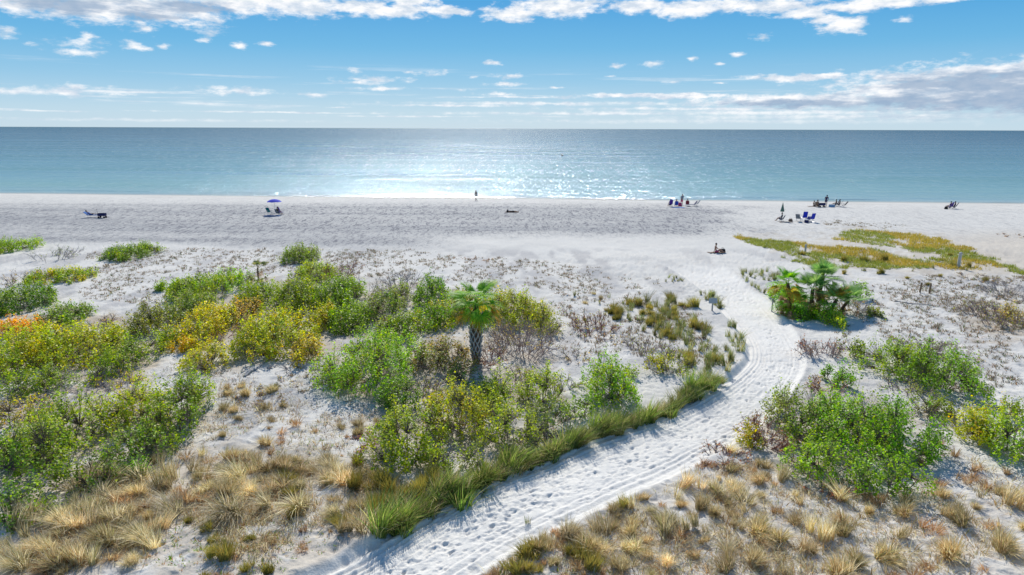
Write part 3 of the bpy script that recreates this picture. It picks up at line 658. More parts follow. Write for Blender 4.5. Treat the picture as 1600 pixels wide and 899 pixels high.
# ------------------------------------------------------------------ shrubs: (cx, cy, w, h in photo pixels), height in m, leaf mix, openness, twigginess, label
SHRUBS = [
 (12, 388, 50, 26, .9, {'vivid': 3, 'lime': 1}, .1, .1, 'small bright green shrub cut by the left edge where the dunes meet the beach'),
 (205, 396, 78, 26, .9, {'green': 2, 'dark': 1, 'lime': 1}, .15, .2, 'low rounded green shrub alone at the back of the dunes at far left'),
 (98, 433, 104, 24, .6, {'green': 2, 'yellow': 1}, .25, .2, 'low flat green and yellow shrub on pale sand above the dark green shrub'),
 (22, 476, 92, 54, 1.3, {'dark': 3, 'green': 2}, .05, .1, 'dense dark green shrub at the left edge behind the orange one'),
 (32, 511, 84, 30, .9, {'orange': 3, 'yellow': 1}, .1, .15, 'bright orange leaved shrub at the left edge'),
 (102, 493, 82, 38, .9, {'green': 2, 'olive': 2}, .35, .35, 'half bare green shrub just right of the orange leaved shrub'),
 (40, 556, 120, 92, 1.5, {'yellow': 2, 'lime': 3, 'green': 1}, .05, .1, 'broad yellow green shrub at the left edge below the orange one'),
 (140, 545, 120, 64, 1.2, {'lime': 2, 'yellow': 2, 'olive': 1}, .1, .15, 'yellow green shrub in the middle of the upper left thicket'),
 (205, 562, 76, 72, 1.2, {'lime': 2, 'green': 2}, .15, .2, 'yellow and green shrub right end of the upper left thicket beside a bare sand gully'),
 (60, 600, 110, 50, 1.0, {'green': 3, 'lime': 1}, .1, .15, 'green shrub skirting the grey twig thicket at left'),
 (20, 650, 90, 50, 1.2, {'yellow': 2, 'olive': 2, 'bronze': 1}, .3, .4, 'sparse yellow shrub among dry twigs at the left edge'),
 (285, 645, 96, 112, 1.8, {'green': 2, 'lime': 2}, .3, .2, 'upright green shrub forming the right end of the big lower left thicket'),
 (215, 640, 100, 84, 1.7, {'yellow': 1, 'lime': 3}, .2, .2, 'yellow tipped shrub in the upper middle of the lower left thicket'),
 (110, 672, 130, 100, 1.7, {'lime': 3, 'green': 2}, .12, .15, 'large lime green shrub in the centre of the lower left thicket'),
 (45, 712, 130, 110, 1.7, {'lime': 2, 'olive': 2, 'green': 2}, .12, .2, 'large dull green shrub at the left edge of the lower left thicket'),
 (215, 700, 110, 84, 1.3, {'green': 3, 'olive': 2}, .25, .35, 'green shrub with many bare stems at the lower right of the left thicket'),
 (120, 745, 130, 70, 1.2, {'green': 3, 'dark': 1, 'olive': 1}, .25, .4, 'green shrub with exposed grey branches at the foot of the left thicket'),
 (30, 790, 100, 76, 1.2, {'green': 3, 'dark': 2}, .2, .2, 'dark green shrub at the left edge hanging over shaded sand'),
 (215, 728, 46, 34, .7, {'vivid': 1}, .15, .1, 'small bright green shrub between the left thicket and the dry grass'),
 (469, 401, 60, 30, 1.3, {'green': 3, 'olive': 1}, .15, .15, 'rounded green shrub standing alone at the back edge of the central dunes'),
 (488, 428, 80, 34, .9, {'lime': 2, 'green': 1, 'olive': 1}, .35, .4, 'loose yellow green shrub with bare stems in front of the rounded one'),
 (268, 448, 60, 16, .6, {'green': 2, 'vivid': 1}, .2, .1, 'low green runner at the upper left tip of the central thicket'),
 (300, 452, 70, 40, 1.0, {'green': 3, 'lime': 1}, .35, .3, 'small green shrub at the upper left corner of the central thicket'),
 (350, 448, 66, 42, 1.1, {'vivid': 2, 'lime': 1}, .35, .25, 'loose bright green shrub at the top left of the central thicket'),
 (298, 484, 70, 50, 1.2, {'olive': 2, 'green': 2}, .1, .1, 'dense olive green dome shrub left of the yellow ones'),
 (236, 505, 84, 50, 1.4, {'olive': 3, 'lime': 1}, .4, .4, 'wispy olive shrub of upright shoots on the rim of the sand gully'),
 (270, 528, 50, 28, .8, {'green': 2, 'olive': 1}, .3, .2, 'small green shrub at the top of the bare sand gully'),
 (330, 508, 84, 64, 1.3, {'yellow': 3, 'lime': 1}, .1, .15, 'bright yellow shrub in the left part of the central thicket'),
 (382, 490, 56, 50, 1.1, {'bronze': 2, 'orange': 1}, .35, .5, 'orange brown half bare shrub inside the central thicket'),
 (290, 540, 44, 26, .7, {'yellow': 2, 'orange': 1}, .1, .1, 'small golden shrub at the lower left of the central thicket'),
 (322, 563, 74, 52, 1.0, {'lime': 2, 'yellow': 2}, .15, .15, 'low yellow green shrub nearest the bare sand in the central thicket'),
 (405, 465, 70, 46, 1.3, {'lime': 2, 'green': 2}, .25, .15, 'green shrub at the top centre of the central thicket'),
 (462, 468, 80, 56, 1.5, {'green': 3, 'lime': 1}, .2, .15, 'tall green shrub of the back row left of the bare snag'),
 (430, 525, 120, 88, 1.6, {'lime': 3, 'yellow': 2, 'green': 1}, .12, .15, 'large lime and yellow shrub in the middle of the central thicket'),
 (478, 552, 50, 50, 1.0, {'yellow': 2, 'bronze': 1}, .3, .3, 'thin yellow shrub at the lower right corner of the big yellow green one'),
 (530, 465, 74, 66, 1.7, {'green': 3, 'vivid': 1}, .2, .15, 'tall dark stemmed green shrub behind the bright green mound'),
 (550, 500, 84, 50, 1.2, {'vivid': 1, 'green': 3}, .15, .1, 'compact green shrub with a dark stem above the shaded sand patch'),
 (507, 500, 40, 50, 1.2, {'yellow': 2, 'lime': 2}, .2, .2, 'narrow yellow shrub between the two green mounds of the central thicket'),
 (610, 478, 66, 64, 1.5, {'olive': 3, 'green': 1}, .35, .4, 'olive shrub with upright dead stems right of the green mounds'),
 (628, 515, 84, 46, 1.1, {'lime': 1, 'green': 2, 'olive': 1}, .25, .3, 'mixed green shrub below the upright dead stems'),
 (672, 462, 56, 56, 1.6, {'green': 3, 'dark': 1}, .45, .3, 'tall thin green shrub to the left of the palm'),
 (680, 497, 74, 46, 1.2, {'green': 2, 'vivid': 1, 'yellow': 1}, .15, .1, 'green shrub with a golden patch just left of the palm trunk'),
 (592, 570, 150, 100, 1.6, {'vivid': 4, 'lime': 1}, .06, .08, 'large vivid green shrub in the centre left foreground of the palm'),
 (625, 622, 84, 50, 1.0, {'green': 3, 'dark': 1}, .2, .15, 'dark green shrub under the vivid green mound'),
 (535, 595, 46, 40, .7, {'vivid': 2, 'lime': 1}, .1, .1, 'small bright green shrub at the left foot of the vivid green mound'),
 (690, 560, 110, 72, 1.2, {'olive': 2, 'bronze': 3}, .35, .6, 'brownish half dead shrub left of the palm base'),
 (722, 590, 70, 40, .9, {'olive': 3, 'dark': 1}, .35, .5, 'dull olive half dead shrub just below the palm base'),
 (722, 482, 50, 56, 1.5, {'lime': 2, 'olive': 1}, .35, .25, 'loose lime shrub touching the left side of the palm trunk'),
 (800, 488, 120, 62, 1.6, {'lime': 3, 'yellow': 1, 'olive': 1}, .25, .2, 'broad lime shrub behind the right side of the palm trunk'),
 (852, 505, 50, 50, 1.3, {'olive': 2, 'lime': 2}, .4, .35, 'thin olive shrub at the right end of the row behind the palm'),
 (775, 615, 90, 70, 1.4, {'lime': 4}, .3, .25, 'airy lime shrub directly in front of the palm base'),
 (845, 612, 74, 74, 1.5, {'lime': 3, 'olive': 1}, .35, .3, 'airy lime shrub with sand showing through right of the palm base'),
 (640, 690, 140, 110, 1.7, {'lime': 4, 'green': 2}, .1, .12, 'big lime green shrub at the lower left of the foreground thicket beside the path'),
 (715, 650, 130, 90, 1.7, {'lime': 4, 'yellow': 1}, .12, .12, 'big yellow green shrub at the top of the foreground thicket beside the path'),
 (790, 670, 120, 90, 1.5, {'lime': 3, 'olive': 2}, .25, .3, 'lime shrub with bare lower stems in the right part of the foreground thicket'),
 (720, 718, 130, 50, 1.0, {'green': 2, 'olive': 2, 'lime': 1}, .3, .45, 'low green and brown shrub along the bottom of the foreground thicket'),
 (860, 655, 70, 60, 1.1, {'olive': 3, 'green': 1}, .45, .5, 'sparse half bare shrub left of the vivid green one by the path'),
 (950, 606, 100, 88, 1.6, {'vivid': 3, 'lime': 2}, .15, .1, 'vivid green shrub rising behind the tall grass at the bend of the path'),
 (905, 640, 60, 40, .9, {'green': 3}, .25, .2, 'small green shrub at the foot of the vivid one by the path'),
 (1045, 572, 76, 40, .9, {'yellow': 2, 'lime': 2, 'olive': 1}, .4, .45, 'sparse yellow green shrub inside the bend of the path'),
 (985, 583, 30, 20, .5, {'lime': 1, 'green': 1}, .3, .3, 'tiny lime shrub left of the sparse one inside the bend of the path'),
 (1232, 465, 52, 36, .8, {'vivid': 1}, .1, .05, 'vivid green shrub at the left foot of the palmetto clump'),
 (1246, 490, 60, 26, .6, {'vivid': 2, 'green': 1}, .1, .05, 'low vivid green shrub below the brown skirt of the palmetto clump'),
 (1293, 496, 42, 36, .9, {'vivid': 2, 'lime': 1}, .05, .05, 'round bright green shrub in front of the palmetto clump'),
 (1335, 456, 52, 26, 1.3, {'vivid': 1, 'green': 1}, .25, .15, 'green shrub leaning out at the right side of the palmetto clump'),
 (1366, 492, 34, 16, .4, {'green': 1, 'olive': 1}, .4, .3, 'little flat green shrub on sand right of the palmetto shadow'),
 (1400, 565, 120, 62, 1.4, {'green': 3, 'lime': 1}, .22, .15, 'green shrub at the upper left of the right hand thicket'),
 (1468, 588, 112, 80, 1.6, {'vivid': 1, 'green': 3}, .1, .1, 'broad green shrub at the upper right of the right hand thicket'),
 (1330, 545, 60, 30, 1.0, {'olive': 2, 'lime': 1}, .4, .4, 'sparse olive shrub at the back left of the right hand thicket'),
 (1306, 590, 40, 50, 1.0, {'green': 2, 'vivid': 1}, .3, .25, 'narrow green shrub on the sand between the path and the right thicket'),
 (1238, 650, 100, 90, 1.5, {'olive': 2, 'green': 2}, .3, .3, 'loose olive green shrub reaching towards the path on the right'),
 (1320, 668, 150, 110, 1.8, {'vivid': 3, 'lime': 1}, .1, .1, 'largest vivid green shrub of the right foreground thicket'),
 (1400, 680, 120, 100, 1.6, {'vivid': 3, 'green': 2}, .15, .15, 'vivid green shrub at the right side of the right foreground thicket'),
 (1280, 725, 110, 76, 1.2, {'vivid': 2, 'green': 2}, .12, .1, 'green shrub at the lower left of the right foreground thicket'),
 (1380, 748, 120, 78, 1.3, {'vivid': 3, 'green': 2}, .12, .12, 'green shrub at the bottom of the right foreground thicket'),
 (1450, 640, 90, 50, 1.0, {'olive': 2, 'green': 2}, .4, .35, 'thin shrub joining the two green masses at right'),
 (1170, 684, 42, 44, .9, {'yellow': 3, 'lime': 1}, .15, .1, 'small yellow leaved shrub right at the edge of the path'),
 (1520, 670, 66, 60, 1.2, {'yellow': 1, 'lime': 3}, .1, .1, 'yellow green dome shrub left of the big one at the right edge'),
 (1578, 690, 110, 96, 1.5, {'lime': 3, 'green': 2}, .1, .1, 'big lime green shrub cut by the right edge of the picture'),
 (1565, 640, 90, 34, .9, {'lime': 2, 'green': 1, 'orange': .3}, .15, .1, 'low lime shrub behind the big one at the right edge'),
 (1594, 500, 26, 36, 1.0, {'yellow': 1, 'bronze': 3}, .2, .3, 'golden brown shrub at the right edge inside the brown thicket'),
]
for i, (cx, cy, w, hp, h, kinds, op, tw, lab) in enumerate(SHRUBS):
    rng = np.random.default_rng(100 + i)
    P, rx, ry, hh = fit(cx, cy, w * 0.94, hp, h)
    shrub('shrub', lab, P, rx, ry, hh, kinds, rng, op, tw, leaf=0.11 if cy > 560 else 0.135)

TW = [
 (85, 400, 52, 30, 1.1, 150, M_greytwig, {'olive': 1}, 0, 'grey leafless shrub on pale sand at the far left behind the low green one'),
 (20, 440, 56, 40, .9, 200, M_twig, {'bronze': 1}, 0, 'pinkish brown dry shrub at the left edge above the dark green shrub'),
 (175, 388, 30, 14, .7, 50, M_greytwig, None, 0, 'small bare grey shrub left of the lone rounded green shrub at far left'),
 (165, 505, 40, 30, .9, 110, M_twig, {'bronze': 1}, 0, 'small brown dry shrub at the right end of the left thicket near bare sand'),
 (110, 605, 190, 60, .7, 520, M_greytwig, None, 1, 'wide mat of grey dead branches across the left thicket'),
 (40, 640, 100, 40, .6, 240, M_twig, {'yellow': 1}, 1, 'mat of brown dead branches at the left edge below the green shrubs'),
 (180, 590, 90, 30, .6, 200, M_twig, {'yellow': 1}, 1, 'dead branches dotted with yellow leaves above the yellow tipped shrub'),
 (100, 790, 120, 50, .5, 170, M_greytwig, {'green': 1}, 1, 'bare grey branches lying on shaded sand at the foot of the left thicket'),
 (345, 425, 90, 20, .7, 150, M_twig, None, 0, 'low brown twigs behind the small green shrubs of the central thicket'),
 (530, 428, 70, 40, 1.1, 220, M_redtwig, {'reddish': 2, 'olive': 1}, 0, 'reddish brown bare shrub behind the tall green shrub of the central thicket'),
 (468, 443, 50, 22, .7, 90, M_twig, {'bronze': 1}, 0, 'low tan bare shrub left of the reddish one'),
 (572, 455, 16, 60, 2.0, 40, M_stem, None, 0, 'dark upright bare snag right of the tall green shrub'),
 (625, 445, 90, 48, 1.6, 160, M_greytwig, None, 0, 'open stand of bare upright stems between the central thicket and the palm'),
 (355, 520, 60, 46, .8, 150, M_redtwig, {'bronze': 1}, 0, 'dark reddish bare patch inside the yellow shrubs'),
 (560, 545, 50, 30, .6, 60, M_greytwig, None, 1, 'bare branches on the shaded sand patch behind the vivid green mound'),
 (815, 535, 110, 76, 1.5, 420, M_twig, {'bronze': 1}, 0, 'large pinkish brown bare shrub to the right of the palm trunk'),
 (768, 560, 40, 50, 1.0, 110, M_redtwig, {'reddish': 1}, 0, 'small reddish dry shrub touching the right of the palm base'),
 (925, 512, 96, 50, .9, 240, M_redtwig, {'reddish': 3, 'lime': 1}, 0, 'low reddish brown shrub on open sand right of the palm'),
 (1010, 550, 80, 50, .9, 130, M_twig, {'olive': 1}, 0, 'open brown twigs on sand inside the bend of the path'),
 (905, 560, 60, 30, .5, 80, M_twig, {'bronze': 1}, 0, 'low dry twigs on sand above the vivid green shrub by the path'),
 (850, 690, 90, 40, .7, 200, M_stem, {'olive': 1}, 0, 'dark bare understory between the lime shrub and the tall grass by the path'),
 (1280, 545, 80, 30, .9, 200, M_twig, {'reddish': 1}, 0, 'reddish bare shrub at the back left corner of the right hand thicket'),
 (1440, 540, 110, 26, .8, 160, M_twig, {'olive': 1}, 0, 'low bare twigs along the back of the right hand thicket'),
 (1290, 605, 50, 40, .7, 90, M_redtwig, {'reddish': 1}, 0, 'small reddish twigs between the path and the right thicket'),
 (1195, 680, 70, 60, .9, 230, M_redtwig, {'reddish': 2, 'bronze': 1}, 0, 'purplish bare shrub between the yellow shrub at the path and the green thicket'),
 (1130, 712, 90, 40, .5, 170, M_twig, {'reddish': 2}, 1, 'low reddish brown mat along the right edge of the path'),
 (1560, 495, 100, 50, 1.1, 380, M_twig, {'bronze': 2, 'lime': 1}, 0, 'large brown bare thicket at the right edge of the picture'),
 (1580, 455, 70, 40, 1.2, 220, M_greytwig, None, 0, 'grey arching bare branches at the right edge above the brown thicket'),
 (1540, 435, 80, 24, .6, 170, M_twig, {'bronze': 1}, 1, 'low brown dead brush between the golden grass and the right edge'),
 (1582, 368, 46, 12, .3, 90, M_twig, {'reddish': 2}, 1, 'low reddish brown plant patch on the beach near the right edge'),
 (1325, 478, 70, 34, .9, 160, M_twig, {'bronze': 1}, 0, 'brown bare branches at the right foot of the palmetto clump'),

 (455, 600, 110, 40, .4, 120, M_twig, {'bronze': 1}, 1, 'low brown litter and twigs on the open sand below the central thicket'),
 (400, 622, 90, 26, .5, 130, M_twig, {'bronze': 1}, 1, 'tangled tan scrub to the right of the upright green shrub'),
 (330, 545, 90, 40, .5, 130, M_redtwig, {'bronze': 1, 'lime': 1}, 1, 'brown twigs under the yellow shrubs beside the sand gully'),
 (455, 575, 100, 26, .5, 140, M_greytwig, None, 1, 'grey roots and dead stems along the lower edge of the central thicket'),
 (585, 540, 60, 24, .5, 90, M_twig, {'olive': 1}, 1, 'brown scrub at the top left of the vivid green mound'),
 (660, 605, 70, 40, .7, 150, M_twig, {'olive': 1, 'bronze': 1}, 0, 'bare brown stems right of the dark green shrub under the vivid mound'),
 (740, 625, 60, 40, .7, 130, M_twig, {'lime': 1}, 0, 'bare stems between the palm base and the foreground lime shrubs'),
 (820, 585, 90, 30, .6, 150, M_twig, {'lime': 1, 'bronze': 1}, 0, 'brown scrub below the pinkish bare shrub right of the palm'),
 (880, 600, 50, 30, .6, 80, M_greytwig, {'lime': 1}, 0, 'thin grey stems on sand left of the vivid shrub by the path'),
 (560, 690, 60, 40, .4, 90, M_redtwig, {'reddish': 1}, 1, 'rusty low scrub at the left foot of the big lime shrub'),
 (250, 470, 60, 20, .4, 70, M_greytwig, None, 1, 'grey dead weeds on sand above the wispy olive shrub'),
 (640, 440, 110, 16, .4, 130, M_twig, {'olive': 1}, 1, 'low brown scrub on the dune behind the open upright stems'),
 (750, 405, 80, 10, .3, 90, M_redtwig, {'reddish': 1}, 1, 'rusty flat scrub on the dune above the palm crown'),
 (960, 530, 60, 24, .5, 80, M_twig, {'bronze': 1}, 1, 'thin dry scrub just right of the low reddish shrub'),
 (1420, 605, 80, 40, .6, 130, M_twig, {'olive': 1}, 0, 'bare stems in the gap of the right hand thicket'),
 (1300, 760, 80, 30, .5, 110, M_redtwig, {'reddish': 1}, 1, 'reddish litter under the lower left of the right foreground thicket'),
 (1500, 560, 90, 24, .4, 110, M_twig, {'bronze': 1}, 1, 'low brown mat on sand behind the right hand thicket'),
]
for i, (cx, cy, w, hp, h, n, m, kinds, flat, lab) in enumerate(TW):
    rng = np.random.default_rng(400 + i)
    P, rx, ry, hh = fit(cx, cy, w, hp, h)
    twiggy('bare_shrub', lab, P, rx, ry, hh, rng, n, m, kinds, None, flat)

# ------------------------------------------------------------------ grasses
def blades(rng, n, L, spread, lean, wid, cols, seg=3, rad=0.12, droop=0.5, plume=0, pcol=None):
    a = rng.uniform(0, 2 * math.pi, n); r = rng.uniform(0, 1, n) ** 0.6 * rad
    B = np.stack([np.cos(a) * r, np.sin(a) * r, np.full(n, -0.03)], 1)
    out = np.stack([np.cos(a), np.sin(a), np.zeros(n)], 1) * (rng.uniform(0.1, 1, n) * spread)[:, None] + rng.normal(0, 0.12, (n, 3)) * np.array([1, 1, 0])
    out[:, :2] += np.array(lean)
    Ln = L * rng.uniform(0.55, 1.1, n)
    side = np.stack([-np.sin(a + rng.normal(0, 0.8, n)), np.cos(a + rng.normal(0, 0.8, n)), np.zeros(n)], 1)
    V = np.zeros((n, (seg) * 2 + 1, 3)); C = np.zeros((n, seg * 2 + 1, 3))
    wv = wid * rng.uniform(0.7, 1.3, n)
    for k in range(seg + 1):
        q = k / seg
        p = B + np.array([0, 0, 1.0]) * (Ln * (q - 0.5 * droop * q * q * np.linalg.norm(out, axis=1)))[:, None] + out * (Ln * q * (0.35 + 0.65 * q))[:, None]
        ww = (wv * (1 - q) ** 0.6)[:, None]
        if k < seg:
            V[:, 2 * k] = p - side * ww; V[:, 2 * k + 1] = p + side * ww
            C[:, 2 * k] = C[:, 2 * k + 1] = cols
        else:
            V[:, 2 * k] = p; C[:, 2 * k] = cols
    m = seg * 2 + 1; b = (np.arange(n) * m)[:, None]
    Q4 = np.concatenate([b + np.array([[2 * k, 2 * k + 1, 2 * k + 3, 2 * k + 2]]) for k in range(seg - 1)])
    Q3 = b + np.array([[2 * seg - 2, 2 * seg - 1, 2 * seg]])
    return V.reshape(-1, 3), Q4, Q3, C.reshape(-1, 3)
def gcol(rng, n, stops):
    cs = np.array([c for c, w in stops]); w = np.array([w for c, w in stops], float); w /= w.sum()
    return cs[rng.choice(len(cs), n, p=w)] * rng.uniform(0.75, 1.25, (n, 1))
TAN = [((0.58, 0.47, 0.26), 5), ((0.72, 0.61, 0.39), 3), ((0.44, 0.30, 0.15), 2.5), ((0.34, 0.32, 0.12), 2)]
STRAW = [((0.72, 0.62, 0.39), 5), ((0.84, 0.75, 0.53), 3), ((0.54, 0.41, 0.22), 2), ((0.40, 0.37, 0.16), 2)]
RUST = [((0.52, 0.32, 0.16), 5), ((0.36, 0.22, 0.12), 3), ((0.64, 0.50, 0.29), 3)]
GREENG = [((0.19, 0.28, 0.05), 5), ((0.27, 0.32, 0.08), 3), ((0.45, 0.4, 0.16), 3), ((0.11, 0.18, 0.04), 2)]
OATS = [((0.20, 0.25, 0.08), 5), ((0.36, 0.30, 0.13), 4), ((0.15, 0.19, 0.06), 3)]
OLIVEG = [((0.34, 0.29, 0.07), 4), ((0.42, 0.32, 0.09), 3), ((0.22, 0.23, 0.06), 3)]
def protos(name, k, seed, n, L, spread, wid, stops, rad, droop=0.5, lean=(0, 0)):
    out = []
    for i in range(k):
        rng = np.random.default_rng(seed + i); parts_ = []; off = 0
        # a clump is several uneven tussocks run together, each leaning its own way
        for j in range(int(rng.integers(1, 4))):
            m = int(n * rng.uniform(.35, .75)); c = rng.normal(0, rad * (.9 if j else 0), 2)
            V, Q4, Q3, C = blades(rng, m, L * rng.uniform(.6, 1.1), spread * rng.uniform(.7, 1.2), (lean[0] + rng.normal(0, .22), lean[1] + rng.normal(0, .22)), wid, gcol(rng, m, stops) * rng.uniform(.8, 1.15), 3, rad * rng.uniform(.5, 1.0), droop)
            V = V + np.array([c[0], c[1], 0]); parts_.append((V, Q4 + off, Q3 + off, C)); off += len(V)
        out.append(build_mesh(name, np.concatenate([p[0] for p in parts_]), [np.concatenate([p[1] for p in parts_]), np.concatenate([p[2] for p in parts_])], M_grass, np.concatenate([p[3] for p in parts_])))
    return out
G_tan = protos('grass_clump', 8, 900, 260, 0.62, 0.85, 0.009, TAN, 0.17, 0.75)
G_straw = protos('grass_clump', 8, 920, 300, 0.70, 0.95, 0.009, STRAW, 0.22, 0.9, (-0.12, -0.1))
G_rust = protos('grass_clump', 5, 940, 150, 0.38, 0.9, 0.008, RUST, 0.16, 0.6)
G_hedge = (protos('tall_grass', 3, 960, 230, 0.95, 0.5, 0.011, GREENG, 0.22, 0.4, (0.1, -0.05)) + protos('tall_grass', 3, 965, 210, 1.0, 0.55, 0.011, GREENG + OATS, 0.2, 0.45, (0.15, -0.05))
           + protos('tall_grass', 2, 970, 200, 0.9, 0.6, 0.010, TAN + GREENG, 0.2, 0.5, (0.1, 0)))
G_oats = protos('grass_tuft', 7, 980, 60, 0.95, 0.26, 0.010, OATS, 0.16, 0.2)
G_wisp = protos('grass_clump', 7, 1010, 150, 0.85, 0.45, 0.008, STRAW + TAN, 0.2, 0.35)
G_olive = protos('grass_clump', 5, 995, 200, 0.7, 0.6, 0.010, OLIVEG, 0.2, 0.5)

PLACED = []
def scatter(poly, n, mind, rng, excl=(), zcheck=True):
    """points spread evenly over the ground inside an outline"""
    poly = [(float(a), float(b)) for a, b in poly]; fuzz = 1.0
    G = np.array([unproj_z(a, b, 0.95)[:2] for a, b in poly])
    lo, hi = G.min(0), G.max(0); out = []; tries = 0
    while len(out) < n and tries < 60:
        tries += 1
        c = rng.uniform(lo, hi, (600, 2))
        nx = (fbm(c[:, 0] * .7, c[:, 1] * .7, 3, 201) - .5) * 3.5; ny = (fbm(c[:, 0] * .7, c[:, 1] * .7, 3, 207) - .5) * 3.5
        m = inpoly(c[:, 0] + nx, c[:, 1] + ny, [tuple(g) for g in G])
        c = c[m]
        if not len(c): continue
        S, T = path_st(c[:, 0], c[:, 1]); c = c[(np.abs(T) > 1.12) | (S > SMAX - 2)]
        for p in c:
            if len(out) >= n: break
            if all((p[0] - q[0]) ** 2 + (p[1] - q[1]) ** 2 > mind * mind for q in out[-400:]): out.append(p)
    out = np.array(out).reshape(-1, 2)
    z = hz(out[:, 0], out[:, 1]) if len(out) else np.zeros(0)
    return np.column_stack([out, z])
COUNT = {}
def put_clump(me, P, s, rz, name, label, cat, group, tilt=0.0):
    o = bpy.data.objects.new(name, me); COL.objects.link(o)
    o.location = P; o.rotation_euler = (random.gauss(0, .12), random.gauss(0, .12), rz); o.scale = (s * random.uniform(.8, 1.3), s * random.uniform(.8, 1.3), s * random.uniform(.7, 1.1))
    o['label'] = label; o['category'] = cat
    if group: o['group'] = group
    COUNT[group] = COUNT.get(group, 0) + 1
    return o
rng = np.random.default_rng(77)
def zone(poly, n, mind, mesh_lists, smin, smax, name, label, cat, group, lean_fixed=False):
    for p in scatter(poly, n, mind, rng):
        ml = mesh_lists[rng.integers(0, len(mesh_lists))]; me = ml[rng.integers(0, len(ml))]; sz = rng.uniform(smin, smax)
        tone = {id(G_tan): 'tan', id(G_straw): 'pale straw', id(G_rust): 'rusty', id(G_olive): 'olive', id(G_oats): 'green', id(G_wisp): 'wispy upright'}[id(ml)]
        size = 'small' if sz < smin + .33 * (smax - smin) else 'large' if sz > smin + .75 * (smax - smin) else 'middling'
        put_clump(me, p, sz, rng.normal(0, .4) if lean_fixed else rng.uniform(0, 6.28), name, size + ' ' + tone + ' ' + label, cat, group)
zone([(0, 905), (0, 850), (70, 805), (150, 765), (240, 725), (330, 700), (420, 705), (470, 715), (420, 790), (300, 810), (260, 850), (230, 905)], 84, .42, [G_straw, G_straw, G_straw, G_tan, G_wisp, G_wisp, G_rust], .6, 1.35, 'grass_clump',
     'grass clump in the dense stand on the lower left slope', 'grass clump', 'straw grass clumps on the lower left slope', True)
zone([(420, 705), (520, 720), (590, 745), (640, 780), (600, 815), (540, 850), (480, 800), (430, 790)], 34, .45, [G_straw, G_tan, G_tan, G_olive], .7, 1.15, 'grass_clump',
     'grass clump between the big lime shrub and the lower path', 'grass clump', 'tan grass clumps left of the lower path', True)
zone([(330, 600), (440, 605), (445, 640), (340, 648)], 9, .6, [G_tan], .6, 1.0, 'grass_clump',
     'grass clump on pale sand right of the lower left thicket', 'grass clump', 'tan clumps right of the left thicket')
zone([(335, 655), (590, 650), (590, 730), (500, 720), (420, 700), (300, 690)], 20, .5, [G_rust, G_tan], .35, 1.05, 'grass_clump',
     'grass clump on open sand left of the big lime shrub', 'grass clump', 'small rusty clumps on open sand at centre left')
zone([(250, 850), (300, 815), (480, 810), (540, 858), (490, 905), (240, 905)], 16, .6, [G_rust, G_olive], .45, .8, 'grass_clump',
     'grass clump on the sandy patch at the bottom left', 'grass clump', 'loose small clumps at the bottom left of the path')
zone([(960, 772), (1060, 738), (1180, 705), (1240, 760), (1240, 830), (1180, 905), (1000, 905), (880, 830)], 60, .5, [G_tan, G_wisp, G_straw, G_rust, G_wisp, G_tan], .5, 1.15, 'grass_clump',
     'grass clump in the dense patch right of the lower path', 'grass clump', 'tan grass clumps right of the lower path')
zone([(680, 905), (750, 872), (840, 820), (960, 772), (985, 790), (900, 840), (1000, 905)], 50, .33, [G_tan, G_rust, G_olive], .55, .95, 'grass_clump',
     'grass clump beside the start of the path at the bottom', 'grass clump', 'clumps beside the start of the path')
zone([(1245, 770), (1340, 800), (1460, 790), (1600, 740), (1600, 905), (1190, 905)], 36, 1.0, [G_tan, G_wisp, G_tan, G_straw, G_rust], .6, 1.3, 'grass_clump',
     'grass clump on bright sand in the bottom right corner', 'grass clump', 'dry clumps in the bottom right corner')
zone([(1430, 690), (1600, 735), (1600, 770), (1460, 760)], 8, .9, [G_rust], .8, 1.2, 'grass_clump',
     'dry clump on sand below the lime shrub at the right edge', 'grass clump', 'reddish clumps near the right edge')
# prominent single clumps
for cx, by, s, me, lab in ((1390, 868, 1.45, G_tan[0], 'large tall tan grass clump with a dark base nearest the right shrub thicket'),
                       (1490, 870, 1.3, G_tan[1], 'large rounded tan grass clump second from the right edge at the bottom'),
                       (1572, 862, 1.5, G_tan[2], 'largest tan grass clump at the bottom right corner edge'),
                       (1505, 815, 1.1, G_tan[3], 'dark based grass clump below the lime shrub at the right edge'),
                       (1318, 838, 1.0, G_tan[4], 'grass clump with an orange tint alone on ribbed sand below the vivid shrub'),
                       (840, 860, 1.1, G_tan[1], 'round grass clump with radiating blades beside the lower path'),
                       (925, 862, 1.2, G_tan[2], 'wide spidery grass clump near the bottom centre'),
                       (975, 790, .8, G_rust[0], 'lone rust coloured clump nearest the right edge of the path'),
                       (825, 818, .6, G_oats[0], 'small lone green tuft right on the edge of the lower path'),
                       (1005, 775, .6, G_rust[1], 'small rust clump behind the lone rust coloured one at the path edge'),
                       (370, 800, 1.3, G_straw[0], 'big greenish straw clump on the lower left slope above the bare sandy patch'),
                       (465, 795, 1.35, G_straw[1], 'big straw clump with a green heart at the centre of the lower left slope'),
                       (350, 870, .9, G_olive[0], 'olive green clump on the sandy patch at bottom left')):
    P = gp(cx, by); put_clump(me, P, s, 1.0, 'grass_clump', lab, 'grass clump', None)
